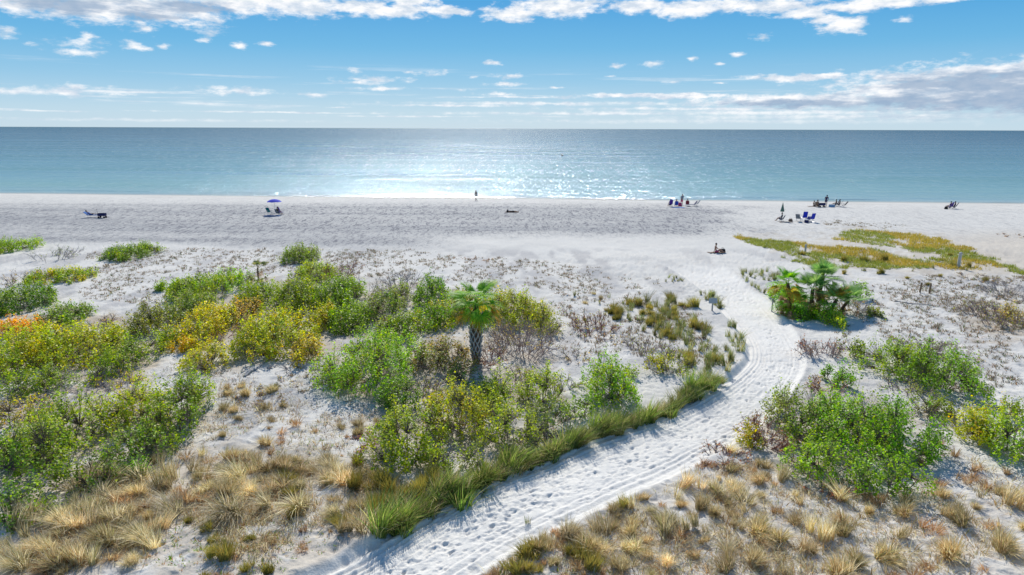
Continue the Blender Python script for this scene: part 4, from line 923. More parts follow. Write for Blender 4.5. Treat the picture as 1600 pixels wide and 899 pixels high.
# hedge of tall grass on the left bank of the path
def along(pts, n, jit):
    W_ = np.array([gp(*p)[:2] for p in pts]); d = np.linalg.norm(np.diff(W_, axis=0), axis=1); S = np.concatenate([[0], np.cumsum(d)])
    out = []
    for k in range(n):
        s = (k + random.uniform(-.3, .3)) / n * S[-1]; i = min(max(np.searchsorted(S, s) - 1, 0), len(d) - 1); q = (s - S[i]) / d[i]
        p = W_[i] * (1 - q) + W_[i + 1] * q + rng.normal(0, jit, 2); out.append((p[0], p[1], hz(p[0], p[1])))
    return out
edge_pts = [(640, 790), (700, 758), (780, 722), (850, 698), (920, 674), (980, 655), (1040, 628), (1100, 598), (1130, 568)]
def bank_s(px, py):
    g = gp(px, py); return float(path_st(np.array([g[0]]), np.array([g[1]]))[0][0])
h0, h1 = bank_s(655, 800), bank_s(1135, 590)
nH = int((h1 - h0) / 0.21)
for k in range(nH):
    for rank in (0, 1):
        if (rank and k % 2) or rng.random() < .13: continue
        sq = h0 + (h1 - h0) * (k + rng.uniform(-.4, .4)) / nH; i = int(min(max(np.searchsorted(Sarc, sq), 1), len(Cs) - 1))
        q = (sq - Sarc[i - 1]) / seglen[i - 1]; c = Cs[i - 1] * (1 - q) + Cs[i] * q; l = Ls[i - 1] * (1 - q) + Ls[i] * q
        p = c + (l - c) * (1.09 + .04 * rng.normal() + .16 * rank); big = 1 - .45 * k / nH
        put_clump(G_wisp[rng.integers(0, 7)] if rng.random() < .12 else G_hedge[rng.integers(0, 8)], (p[0], p[1], hz(p[0], p[1])), rng.uniform(.7, 1.15) * (.85 + .5 * big), rng.normal(0, .9), 'tall_grass', 'tall green grass clump in the hedge along the left bank of the path', 'grass clump', 'tall grass hedge along the path')
h2 = bank_s(1112, 470); SIGN = gp(1113, 492)[:2]
for k in range(64):
    sq = h1 + (h2 - h1) * rng.uniform(-.03, 1); i = int(min(max(np.searchsorted(Sarc, sq), 1), len(Cs) - 1)); l = Ls[i]; c = Cs[i]
    p = c + (l - c) * (1.12 + .75 * rng.uniform(0, 1) ** 1.4)
    if np.hypot(*(p - SIGN)) < 2.6: continue
    put_clump(G_oats[rng.integers(0, 7)], (p[0], p[1], hz(p[0], p[1])), rng.uniform(.65, 1.1), rng.uniform(0, 6.28), 'grass_tuft', 'upright olive tuft standing on the left bank where the path bends', 'grass tuft', 'upright tufts on the left bank of the bend')
for P in along([(590, 800), (640, 775), (690, 745)], 9, .2):
    put_clump(G_olive[rng.integers(0, 5)], P, rng.uniform(.8, 1.2), 0, 'tall_grass', 'yellowish grass clump at the lower end of the hedge along the path', 'grass clump', 'yellowish clumps at the lower end of the hedge')
zone([(975, 470), (1050, 465), (1100, 500), (1128, 520), (1138, 570), (1110, 600), (1070, 585), (1050, 540), (1000, 510), (960, 500)], 92, .28, [G_oats, G_oats, G_oats, G_olive], .75, 1.3, 'grass_tuft',
     'upright grass tuft planted inside the bend of the path', 'grass tuft', 'planted tufts inside the bend of the path')
zone([(890, 455), (985, 455), (985, 500), (900, 485)], 14, .8, [G_oats, G_tan], .5, .8, 'grass_tuft',
     'grass tuft on sand left of the planted tufts at the bend', 'grass tuft', 'small tufts left of the bend')
zone([(1032, 430), (1070, 434), (1068, 440), (1032, 438)], 8, .4, [G_oats], .5, .75, 'grass_tuft',
     'upright tuft in a short row left of the upper path', 'grass tuft', 'short row of tufts left of the upper path')
zone([(1143, 424), (1225, 428), (1220, 440), (1150, 436)], 24, .5, [G_oats, G_oats], .7, 1.1, 'grass_tuft',
     'upright tuft in the row right of the upper path', 'grass tuft', 'tufts right of the upper path')
zone([(1143, 432), (1165, 436), (1195, 466), (1180, 470), (1150, 446)], 16, .5, [G_oats], .6, .9, 'grass_tuft',
     'thin tuft along the right bank of the upper path', 'grass tuft', 'thin tufts on the right bank of the upper path')
zone([(1240, 418), (1480, 422), (1560, 440), (1500, 450), (1240, 430)], 12, 1.0, [G_oats, G_olive], .5, .9, 'grass_tuft',
     'tuft on sand in front of the golden grass patch', 'grass tuft', 'tufts in front of the golden grass')
for cx, by, s in ((1375, 408, 1.3), (1348, 408, 1.4), (1318, 408, 1.2), (1482, 400, 1.1), (1488, 416, 1.1), (1510, 418, 1.0), (1372, 428, 1.1), (1250, 398, 1.0)):
    put_clump(G_olive[rng.integers(0, 5)], gp(cx, by), s, 0.3, 'grass_clump', 'darker rounded grass clump standing out of the golden grass patch', 'grass clump', 'rounded clumps in the golden grass patch')

# far and low weeds, runners and dead sprigs nobody could count
def sprigs(name, label, polys, n, stops, L, wid, per, rng, cat, spread=1.4, lift=0.5):
    Vs, Q4s, Q3s, Cs_ = [], [], [], []; off = 0
    for poly, share in polys:
        pts = scatter(poly, int(n * share), 0.05, rng)
        # clump them: keep where a noise field is high
        keep = fbm(pts[:, 0] * .8, pts[:, 1] * .35, 5, 91) > rng.uniform(.30, .66, len(pts))
        pts = pts[keep]
        m = len(pts) * per
        V, Q4, Q3, C = blades(rng, m, L, spread, (0, 0), wid, gcol(rng, m, stops), 2, 0.08, lift)
        sc_ = np.repeat(rng.uniform(.5, 1.6, len(pts)), per * 5)
        V = V * sc_[:, None] + np.repeat(pts, per * 5, axis=0)
        Vs.append(V); Q4s.append(Q4 + off); Q3s.append(Q3 + off); Cs_.append(C); off += len(V)
    me = build_mesh(name, np.concatenate(Vs), [np.concatenate(Q4s), np.concatenate(Q3s)], M_grass, np.concatenate(Cs_))
    add(name, me, kind='stuff', label=label, category=cat)
BROWN = [((0.20, 0.15, 0.11), 4), ((0.26, 0.20, 0.14), 3), ((0.14, 0.13, 0.10), 3), ((0.30, 0.17, 0.10), 2), ((0.12, 0.16, 0.05), 2)]
sprigs('dead_weeds', 'sparse brown and grey dried weeds scattered over the pale dunes behind the shrubs',
       [([(130, 395), (250, 388), (640, 392), (900, 412), (1040, 440), (960, 460), (880, 455), (760, 440), (560, 440), (420, 430), (250, 480), (140, 470)], 1.0),
        ([(870, 440), (1010, 450), (960, 560), (880, 560)], .12), ([(975, 470), (1050, 465), (1128, 520), (1138, 570), (1070, 595), (990, 560)], .2),
        ([(1370, 440), (1600, 430), (1600, 600), (1500, 620), (1300, 520), (1380, 490)], .55),
        ([(1300, 344), (1420, 352), (1380, 357), (1290, 352)], .05)], 6500, BROWN, .2, .015, 9, np.random.default_rng(301), 'dried weeds')
sprigs('seedling_plants', 'tiny green and rusty seedlings dotted over the sandy patch at the bottom left of the path',
       [([(250, 850), (300, 815), (480, 810), (540, 858), (490, 905), (240, 905)], .5), ([(690, 905), (760, 872), (850, 822), (960, 905)], .4), ([(330, 650), (590, 650), (590, 730), (350, 720)], .2)],
       900, [((0.2, 0.3, 0.04), 4), ((0.35, 0.15, 0.05), 2), ((0.4, 0.3, 0.12), 2)], .1, .012, 8, np.random.default_rng(302), 'seedlings')
sprigs('leaf_litter', 'dry twigs and fallen leaves littering the sand between the shrubs',
       [([(0, 560), (330, 560), (330, 700), (120, 800), (0, 850)], .5), ([(280, 470), (870, 470), (880, 700), (600, 740), (480, 600), (300, 590)], .8), ([(1150, 620), (1480, 560), (1500, 700), (1350, 790), (1180, 740)], .4), ([(330, 580), (560, 580), (570, 740), (340, 700)], .35)],
       3300, BROWN, .14, .010, 8, np.random.default_rng(303), 'leaf litter', 2.2, .9)
sprigs('dry_ground_grass', 'thin dry straw covering the ground between the grass clumps',
       [([(0, 905), (0, 840), (150, 770), (330, 700), (590, 740), (640, 790), (540, 850), (300, 820), (260, 905)], .5), ([(700, 905), (850, 825), (1180, 705), (1300, 800), (1400, 905)], .28), ([(1300, 800), (1600, 750), (1600, 905), (1400, 905)], .08), ([(340, 590), (590, 590), (590, 740), (300, 700)], .09), ([(1180, 700), (1600, 700), (1600, 780), (1300, 800)], .04)],
       9500, STRAW + RUST, .3, .009, 8, np.random.default_rng(304), 'dry grass', 1.9, .9)
GOLD = [((0.40, 0.30, 0.06), 5), ((0.33, 0.27, 0.06), 4), ((0.24, 0.25, 0.06), 2), ((0.5, 0.38, 0.12), 2)]
def gold(name, label, polys, n, L):
    rng = np.random.default_rng(333); Vs = []; Q4s = []; Q3s = []; C_ = []; off = 0
    for poly, share in polys:
        pts = scatter(poly, int(n * share), 0.02, rng); per = 7
        keep = fbm(pts[:, 0] * .5, pts[:, 1] * .25, 5, 95) > rng.uniform(.3, .52, len(pts))
        pts = pts[keep]; m = len(pts) * per
        V, Q4, Q3, C = blades(rng, m, L, .8, (0, 0), .02, gcol(rng, m, GOLD), 2, 0.16, .5)
        pn = (fbm(pts[:, 0] * .3, pts[:, 1] * .14, 3, 97))
        green = np.repeat(sstep(.5, .62, pn), per * 5)[:, None]; C = C * (1 - green) + C * np.array([.62, .85, .8]) * green
        V = V * np.repeat(rng.uniform(.6, 1.2, len(pts)), per * 5)[:, None] + np.repeat(pts, per * 5, axis=0)
        Vs.append(V); Q4s.append(Q4 + off); Q3s.append(Q3 + off); C_.append(C); off += len(V)
    add(name, build_mesh(name, np.concatenate(Vs), [np.concatenate(Q4s), np.concatenate(Q3s)], M_grass, np.concatenate(C_)), kind='stuff', label=label, category='beach grass')
gold('beach_grass', 'low golden green grass spreading in long tongues over the beach at right',
     [([(1148, 366), (1200, 376), (1290, 386), (1350, 390), (1440, 404), (1500, 408), (1545, 424), (1490, 422), (1400, 420), (1310, 419), (1262, 411), (1225, 394), (1160, 377)], .55),
      ([(1292, 371), (1340, 359), (1440, 366), (1500, 386), (1570, 410), (1600, 422), (1600, 432), (1540, 417), (1470, 400), (1400, 390), (1340, 380)], .45)], 9000, .36)

# ------------------------------------------------------------------ palms
def rotz(P, a):
    c, s = math.cos(a), math.sin(a); return P @ np.array([[c, s, 0], [-s, c, 0], [0, 0, 1.0]])
def fan_mesh(seed, stops, pet=0.75, R=0.78, nle=34, droop=0.25, fold=0.35):
    """one fan frond: petiole along +X from the origin, leaflets fanning at its end"""
    rng = np.random.default_rng(seed); V = []; Fq = []; C = []
    sag = droop
    def curve(q): return np.array([pet * q, 0, 0.35 * pet * q - sag * pet * q * q])
    pc = np.array(stops[0][0]) * 0.9 + np.array([.05, .06, .0])
    for k in range(4):
        a = curve(k / 4); b = curve((k + 1) / 4); w = .022 - .003 * k; o = len(V)
        V += [a + [0, w, 0], a - [0, w, 0], a - [0, 0, w], b + [0, w, 0], b - [0, w, 0], b - [0, 0, w]]
        Fq += [[o, o + 1, o + 4, o + 3], [o + 1, o + 2, o + 5, o + 4], [o + 2, o, o + 3, o + 5]]; C += [pc] * 6
    hub = curve(1.0); d0 = curve(1.0) - curve(0.9); d0 /= np.linalg.norm(d0)
    up = np.cross(d0, [0, 1, 0]); up = -up if up[2] < 0 else up
    cs = gcol(rng, nle, stops)
    for i in range(nle):
        a = math.radians(-125 + 250 * i / (nle - 1)); L = R * (1 - 0.25 * abs(a) / 2.2) * rng.uniform(.88, 1.08)
        dr = d0 * math.cos(a) + np.array([0, 1, 0]) * math.sin(a) + up * fold * abs(math.sin(a))
        dr = dr / np.linalg.norm(dr); sd = np.cross(dr, up); sd /= np.linalg.norm(sd)
        w = 0.021; p0 = hub; p1 = hub + dr * L * .5; p2 = hub + dr * L * .8 + np.array([0, 0, -1]) * L * droop * .35; p3 = hub + dr * L * .98 + np.array([0, 0, -1]) * L * droop * 1.0
        o = len(V); rid = up * 0.012
        V += [p0 - sd * .006, p0 + sd * .006, p1 - sd * w, p1 + sd * w, p2 - sd * w * .7, p2 + sd * w * .7, p3]
        Fq += [[o, o + 1, o + 3, o + 2], [o + 2, o + 3, o + 5, o + 4], [o + 4, o + 5, o + 6, o + 6]]; C += [cs[i]] * 7
    V = np.array(V); Q4 = np.array([f for f in Fq if f[2] != f[3]]); Q3 = np.array([f[:3] for f in Fq if f[2] == f[3]])
    return build_mesh('frond', V, [Q4, Q3], M_frond, np.array(C))
FG = [((0.20, 0.42, 0.03), 5), ((0.3, 0.5, 0.04), 3), ((0.10, 0.26, 0.03), 2)]
FB = [((0.22, 0.40, 0.10), 5), ((0.36, 0.50, 0.16), 3), ((0.11, 0.24, 0.07), 2)]
FY = [((0.45, 0.33, 0.05), 4), ((0.5, 0.24, 0.04), 3), ((0.25, 0.26, 0.05), 3)]
FD = [((0.30, 0.20, 0.12), 5), ((0.38, 0.28, 0.18), 3), ((0.2, 0.12, 0.08), 3)]
F_green = [fan_mesh(1 + i, FG, droop=.3 + .1 * i) for i in range(3)]
F_blue = [fan_mesh(11 + i, FB, R=.88, droop=.05 + .08 * i, nle=40, fold=.15) for i in range(3)]
F_gold = [fan_mesh(21 + i, FY, R=.75, droop=.35) for i in range(2)]
F_dead = [fan_mesh(31 + i, FD, R=.65, droop=.9, nle=26, fold=.8) for i in range(2)]
M_trunk = plain('palm_trunk_fibre', (0.13, 0.075, 0.05), bump=0.02, scale=20); M_boot = plain('palm_boot', (0.52, 0.49, 0.46), var=.3)
def ring_trunk(h, prof, lean=(0, 0), n=14, m=12):
    V = []; Fq = []
    for k in range(m + 1):
        q = k / m; r = prof(q); 
        for j in range(n):
            a = 2 * math.pi * j / n + 0.15 * k; rr = r * (1 + .06 * math.sin(5 * a + 3 * k))
            V.append((rr * math.cos(a) + lean[0] * q * q, rr * math.sin(a) + lean[1] * q * q, -0.15 + (h + .15) * q))
    for k in range(m):
        for j in range(n): Fq.append((k * n + j, k * n + (j + 1) % n, (k + 1) * n + (j + 1) % n, (k + 1) * n + j))
    return build_mesh('trunk', np.array(V), np.array(Fq), M_trunk, smooth=True)
def boots(h0, h1, prof, rows_, per, rng):
    """old leaf bases left on the trunk: each splits into two legs that clasp the trunk, giving the criss-cross"""
    A = []; B = []; RA = []; RB = []
    for k in range(rows_):
        z = h0 + (h1 - h0) * k / rows_; q = z / h1
        for j in range(per):
            a = 2 * math.pi * (j + .5 * (k % 2)) / per + rng.normal(0, .05); dz = (h1 - h0) / rows_ * 1.1
            r = prof(min(q, 1)); da = math.pi / per
            top = np.array([math.cos(a) * (r + .05), math.sin(a) * (r + .05), z + dz])
            tip = np.array([math.cos(a) * (r + .13), math.sin(a) * (r + .13), z + dz * 1.55])
            for s in (-1, 1):
                A.append([math.cos(a + s * da) * (r + .01), math.sin(a + s * da) * (r + .01), z]); B.append(top); RA.append(.024); RB.append(.030)
            A.append(top); B.append(tip); RA.append(.042); RB.append(.03)
    V, Fq = tubes(np.array(A), np.array(B), np.array(RA), np.array(RB), 4)
    return build_mesh('leaf_bases', V, Fq, M_boot)
def palm(name, label, P, h, prof, lists, n, rng, boot=None, lean=(0, 0), scale=1.0, emin=-20, emax=80, cat='palm tree'):
    root = thing(name, label, cat, P, 0)
    tk_ = add('trunk', ring_trunk(h, prof, lean), root)
    if boot:
        add('leaf_bases', boots(0.05, h * boot[0], lambda q: prof(q * boot[0]), boot[1], boot[2], rng), tk_, kind='stuff')
    for i in range(n):
        az_ = 2.39996 * i + rng.normal(0, .2); q = (i + .5) / n; el_ = math.radians(emax + (emin - emax) * q ** .8)
        w = [x for x in lists if x[0] <= q < x[1]][0]; me = w[2][rng.integers(0, len(w[2]))]
        o = bpy.data.objects.new('frond', me); COL.objects.link(o); o.parent = root
        o.location = (lean[0], lean[1], h - .1 - .25 * q); o.rotation_euler = (rng.normal(0, .15), -el_, az_); s = scale * rng.uniform(.85, 1.1); o.scale = (s, s, s)
        if w[3]: o['label'] = w[3]
    return root
P = gp(744, 567)
palm('palm_tree', 'single palm with criss-cross grey leaf bases on its thick trunk amid the dunes', P, 3.35,
     lambda q: (.17 + .11 * math.sin(min(q, 1) * 2.7)) * (1 if q < .7 else 1 - (q - .7) * 2.0), [(0, .8, F_green, None), (.8, 1.01, F_gold, 'yellowing lower frond')], 24, np.random.default_rng(8),
     boot=(.78, 10, 8), scale=1.1, emin=-30, emax=70)
PB = gp(1272, 494)
def near(dx, dy): p = PB + np.array([dx, dy, 0]); p[2] = hz(p[0], p[1]); return p
pf = lambda q: .16 * (1 - .3 * q)
palm('palmetto', 'tallest blue green palmetto head at the top right of the clump', near(.7, 1.2), 2.5, pf, [(0, .72, F_blue, None), (.72, 1.01, F_dead, 'dead brown frond')], 26, np.random.default_rng(21), lean=(.2, 0), emin=-60, emax=85, cat='palmetto')
palm('palmetto', 'palmetto head with golden fronds at the left of the clump', near(-1.3, 1.0), 2.1, pf, [(0, .5, F_green, None), (.5, .8, F_gold, 'golden frond'), (.8, 1.01, F_dead, 'dead brown frond')], 24, np.random.default_rng(22), lean=(-.3, 0), emin=-55, emax=80, cat='palmetto')
palm('palmetto', 'pale green palmetto head in the centre front of the clump', near(-.1, .4), 1.8, pf, [(0, .6, F_blue, None), (.6, 1.01, F_dead, 'dead brown frond')], 22, np.random.default_rng(23), emin=-60, emax=75, cat='palmetto')
palm('palmetto', 'low palmetto with a yellow heart at the right front of the clump', near(1.1, .1), 1.1, pf, [(0, .2, F_gold, 'golden frond'), (.2, .7, F_blue, None), (.7, 1.01, F_dead, 'dead brown frond')], 22, np.random.default_rng(24), lean=(.3, -.1), emin=-40, emax=70, cat='palmetto')
palm('palmetto', 'small leaning palmetto at the right side of the clump with brown hanging fronds', near(2.0, .5), .9, pf, [(0, .5, F_blue, None), (.5, 1.01, F_dead, 'dead brown frond')], 18, np.random.default_rng(25), lean=(.5, 0), emin=-50, emax=70, cat='palmetto')
palm('palmetto', 'mostly dead brown palmetto skirt at the lower left of the clump', near(-1.2, .2), .9, pf, [(0, .25, F_green, None), (.25, 1.01, F_dead, 'dead brown frond')], 20, np.random.default_rng(26), lean=(-.2, -.2), emin=-60, emax=50, cat='palmetto')
P = gp(404, 440)
palm('young_palm', 'thin young palm with dry fronds on sand behind the central thicket', P, 1.1, lambda q: .06, [(0, .5, [fan_mesh(61, OATS, R=.6)], None), (.5, 1.01, F_dead, None)], 12, np.random.default_rng(31), scale=.8, emin=-50, emax=85)

# ------------------------------------------------------------------ signs, posts, stakes
import bmesh
def bm_box(bm, c, s, rot=None, bev=0.0):
    r = bmesh.ops.create_cube(bm, size=1); vs = r['verts']
    bmesh.ops.scale(bm, vec=s, verts=vs)
    if bev: 
        es = list({e for v in vs for e in v.link_edges}); r2 = bmesh.ops.bevel(bm, geom=es, offset=bev, segments=1, affect='EDGES'); vs = list({v for f in r2['faces'] for v in f.verts} | {v for v in vs if v.is_valid})
    if rot is not None: bmesh.ops.rotate(bm, cent=(0, 0, 0), matrix=rot, verts=vs)
    bmesh.ops.translate(bm, vec=c, verts=vs); return vs
def bm_bar(bm, a, b, r, n=6, r2=None):
    a = Vector(a); b = Vector(b); d = b - a
    q = bmesh.ops.create_cone(bm, cap_ends=True, segments=n, radius1=r, radius2=r if r2 is None else r2, depth=d.length)
    rot = d.to_track_quat('Z', 'Y').to_matrix()
    bmesh.ops.rotate(bm, cent=(0, 0, 0), matrix=rot, verts=q['verts']); bmesh.ops.translate(bm, vec=(a + b) / 2, verts=q['verts']); return q['verts']
def part(name, fn, m, parent=None, smooth=False, **props):
    bm = bmesh.new(); fn(bm); me = bpy.data.meshes.new(name); bm.to_mesh(me); bm.free(); me.materials.append(m)
    if smooth:
        for p in me.polygons: p.use_smooth = True
    return add(name, me, parent, **props)
RX = lambda a: Matrix.Rotation(math.radians(a), 3, 'X'); RY = lambda a: Matrix.Rotation(math.radians(a), 3, 'Y'); RZ = lambda a: Matrix.Rotation(math.radians(a), 3, 'Z')
M_signgrey = plain('sign_back', (0.42, 0.43, 0.43), rough=.6, var=.1)
r = thing('sign', 'small grey rectangular sign board on a short post left of the path bend', 'sign', gp(1113, 486), 0.1)
part('board', lambda bm: bm_box(bm, (0, 0, .72), (.62, .03, .36), RX(-14), .008), M_signgrey, r)
part('post', lambda bm: bm_box(bm, (0, .045, .34), (.09, .06, .86)), M_woodgrey, r)
r = thing('sign', 'small tilted grey sign on a thin post by the path near the palmettos', 'sign', gp(1207, 487), 1.0)
part('board', lambda bm: bm_box(bm, (0, 0, .78), (.42, .03, .3), RX(-35), .008), M_signgrey, r)
part('post', lambda bm: bm_box(bm, (0, .05, .35), (.08, .07, .85)), M_woodgrey, r)
def post(cx, by, hh, w, m, lab, name='post', tilt=0):
    bm = bmesh.new(); bm_bar(bm, (0, 0, -.2), (tilt, 0, hh), w, 10, w * .93); bm_bar(bm, (tilt, 0, hh), (tilt, 0, hh + w * .35), w * .93, 10, w * .5)
    me = bpy.data.meshes.new(name); bm.to_mesh(me); bm.free(); me.materials.append(m)
    add(name, me, None, gp(cx, by), label=lab, category='post')
post(1258, 395, .85, .1, M_woodpale, 'pale post at the left end of the golden grass patch')
post(1497, 418, 1.35, .14, M_woodpale, 'tall pale wooden post in the golden grass near the right edge', tilt=.05)
post(1437, 457, .75, .07, M_woodbrown, 'left one of two brown wooden stakes on the sand at right', 'stake', .06)
post(1452, 458, .75, .07, M_woodbrown, 'right one of two brown wooden stakes on the sand at right', 'stake', .03)
def log(x0, y0, x1, y1, rad, m, lab):
    a = gp(x0, y0); b = gp(x1, y1); d = b - a; n = 6
    bm = bmesh.new(); pts = [Vector(d * k / n + np.array([0, 0, rad * .6]) + rng.normal(0, rad * .8, 3) * np.array([1, 1, .5])) for k in range(n + 1)]
    for k in range(n): bm_bar(bm, pts[k], pts[k + 1], rad * (1 - .09 * k), 6, rad * (1 - .09 * (k + 1)))
    bm_bar(bm, pts[2], pts[2] + Vector((d[1] * .15, -d[0] * .15, .2)), rad * .5, 5, rad * .2)
    me = bpy.data.meshes.new('driftwood'); bm.to_mesh(me); bm.free(); me.materials.append(m); add('driftwood', me, None, a, label=lab, category='driftwood')
log(385, 588, 425, 562, .09, M_woodgrey, 'pale dead branch lying on sand at the foot of the central thicket')
log(1398, 472, 1458, 478, .05, M_woodgrey, 'thin grey branch lying flat on the sand left of the brown thicket')
log(50, 640, 72, 600, .05, M_woodgrey, 'pale dead branch sticking out of the left thicket')
log(95, 735, 150, 770, .06, M_woodgrey, 'grey dead branch at the foot of the left thicket')

# ------------------------------------------------------------------ people
def cloth(n, c): return plain(n, c, rough=.85, var=.12, scale=8)
M_skin = cloth('skin', (0.42, 0.24, 0.16)); M_skin2 = cloth('tanned_skin', (0.30, 0.16, 0.10)); M_hair = cloth('dark_hair', (0.03, 0.022, 0.02))
M_navy = cloth('navy_cloth', (0.015, 0.02, 0.09)); M_blue = cloth('blue_cloth', (0.02, 0.07, 0.45)); M_royal = cloth('royal_blue_cloth', (0.03, 0.05, 0.5)); M_sea = cloth('deep_blue_cloth', (0.015, 0.13, 0.42))
M_black = cloth('black_cloth', (0.012, 0.012, 0.016)); M_pink = cloth('pink_cloth', (0.5, 0.06, 0.16)); M_teal = cloth('teal_cloth', (0.01, 0.2, 0.17)); M_purple = cloth('purple_cloth', (0.09, 0.03, 0.28))
M_greenc = cloth('grey_green_cloth', (0.12, 0.2, 0.15)); M_grey = cloth('grey_cloth', (0.17, 0.19, 0.22)); M_ltblue = cloth('light_blue_plastic', (0.2, 0.34, 0.5)); M_frame = plain('chair_frame', (0.35, 0.36, 0.38), rough=.35, metal=.8, var=.1); M_dframe = plain('dark_frame', (0.03, 0.03, 0.04), rough=.5, var=.1)
M_brownc = cloth('brown_cloth', (0.18, 0.12, 0.08)); M_white = plain('white_plastic', (0.7, 0.7, 0.7), rough=.5, var=.05); M_red = cloth('dark_red_cloth', (0.25, 0.03, 0.05))
def skin_mesh(name, pts, edges, m, parent, sub=2, root=0):
    me = bpy.data.meshes.new(name); keys = list(pts); me.from_pydata([pts[k][0] for k in keys], [(keys.index(a), keys.index(b)) for a, b in edges], [])
    o = add(name, me, parent); o.modifiers.new('skin', 'SKIN')
    sv = me.skin_vertices
    if not sv:
        bpy.context.view_layer.objects.active = o
    for i, k in enumerate(keys):
        r_ = pts[k][1]; r_ = r_ if isinstance(r_, tuple) else (r_, r_)
        me.skin_vertices[0].data[i].radius = r_; me.skin_vertices[0].data[i].use_root = (i == root)
    o.modifiers['skin'].use_smooth_shade = True
    s = o.modifiers.new('subdivision', 'SUBSURF'); s.levels = s.render_levels = sub
    me.materials.append(m); return o
def V3(*a): return Vector(a)
POSES = {
 # pelvis, chest, head direction, per side: elbow, wrist, knee, ankle (x is the person's right, y the way they face)
 'stand': dict(p=(0, 0, .93), c=(0, .0, 1.38), h=(0, .02, 1.64), e=(.26, -.03, 1.12), w=(.25, .08, .88), k=(.10, .02, .50), a=(.11, -.03, .07), e2=(-.26, -.03, 1.12), w2=(-.25, .06, .88), k2=(-.10, .02, .50), a2=(-.11, -.03, .07)),
 'walk': dict(p=(0, 0, .92), c=(0, .03, 1.37), h=(0, .06, 1.63), e=(.24, -.16, 1.14), w=(.24, -.12, .9), k=(.09, .18, .52), a=(.09, .18, .10), e2=(-.24, .12, 1.13), w2=(-.22, .28, .95), k2=(-.09, -.02, .50), a2=(-.09, -.3, .10)),
 'stoop': dict(p=(0, -.05, .92), c=(0, .16, 1.32), h=(0, .32, 1.53), e=(.25, .2, 1.08), w=(.18, .38, .92), k=(.11, .03, .50), a=(.12, -.05, .07), e2=(-.25, .2, 1.08), w2=(-.16, .38, .94), k2=(-.11, .03, .50), a2=(-.12, -.05, .07)),
 'sit': dict(p=(0, 0, .36), c=(0, -.12, .80), h=(0, -.08, 1.07), e=(.27, .0, .58), w=(.24, .24, .52), k=(.12, .44, .44), a=(.12, .62, .07), e2=(-.27, .0, .58), w2=(-.24, .24, .52), k2=(-.12, .44, .44), a2=(-.12, .62, .07)),
 'ground': dict(p=(0, 0, .14), c=(0, -.10, .58), h=(0, -.04, .85), e=(.27, -.12, .36), w=(.25, -.22, .1), k=(.13, .42, .42), a=(.12, .66, .07), e2=(-.27, .1, .36), w2=(-.16, .34, .38), k2=(-.14, .46, .30), a2=(-.12, .78, .06)),
 'recline': dict(p=(0, 0, .42), c=(0, -.34, .68), h=(0, -.52, .88), e=(.28, -.14, .5), w=(.2, .1, .52), k=(.11, .42, .56), a=(.11, .8, .42), e2=(-.28, -.14, .5), w2=(-.2, .1, .52), k2=(-.11, .44, .48), a2=(-.11, .85, .42)),
 'lie': dict(p=(0, 0, .13), c=(0, -.46, .15), h=(0, -.74, .17), e=(.3, -.36, .09), w=(.24, -.1, .08), k=(.11, .42, .22), a=(.11, .8, .08), e2=(-.3, -.36, .09), w2=(-.24, -.1, .08), k2=(-.13, .44, .14), a2=(-.13, .86, .08)),
}
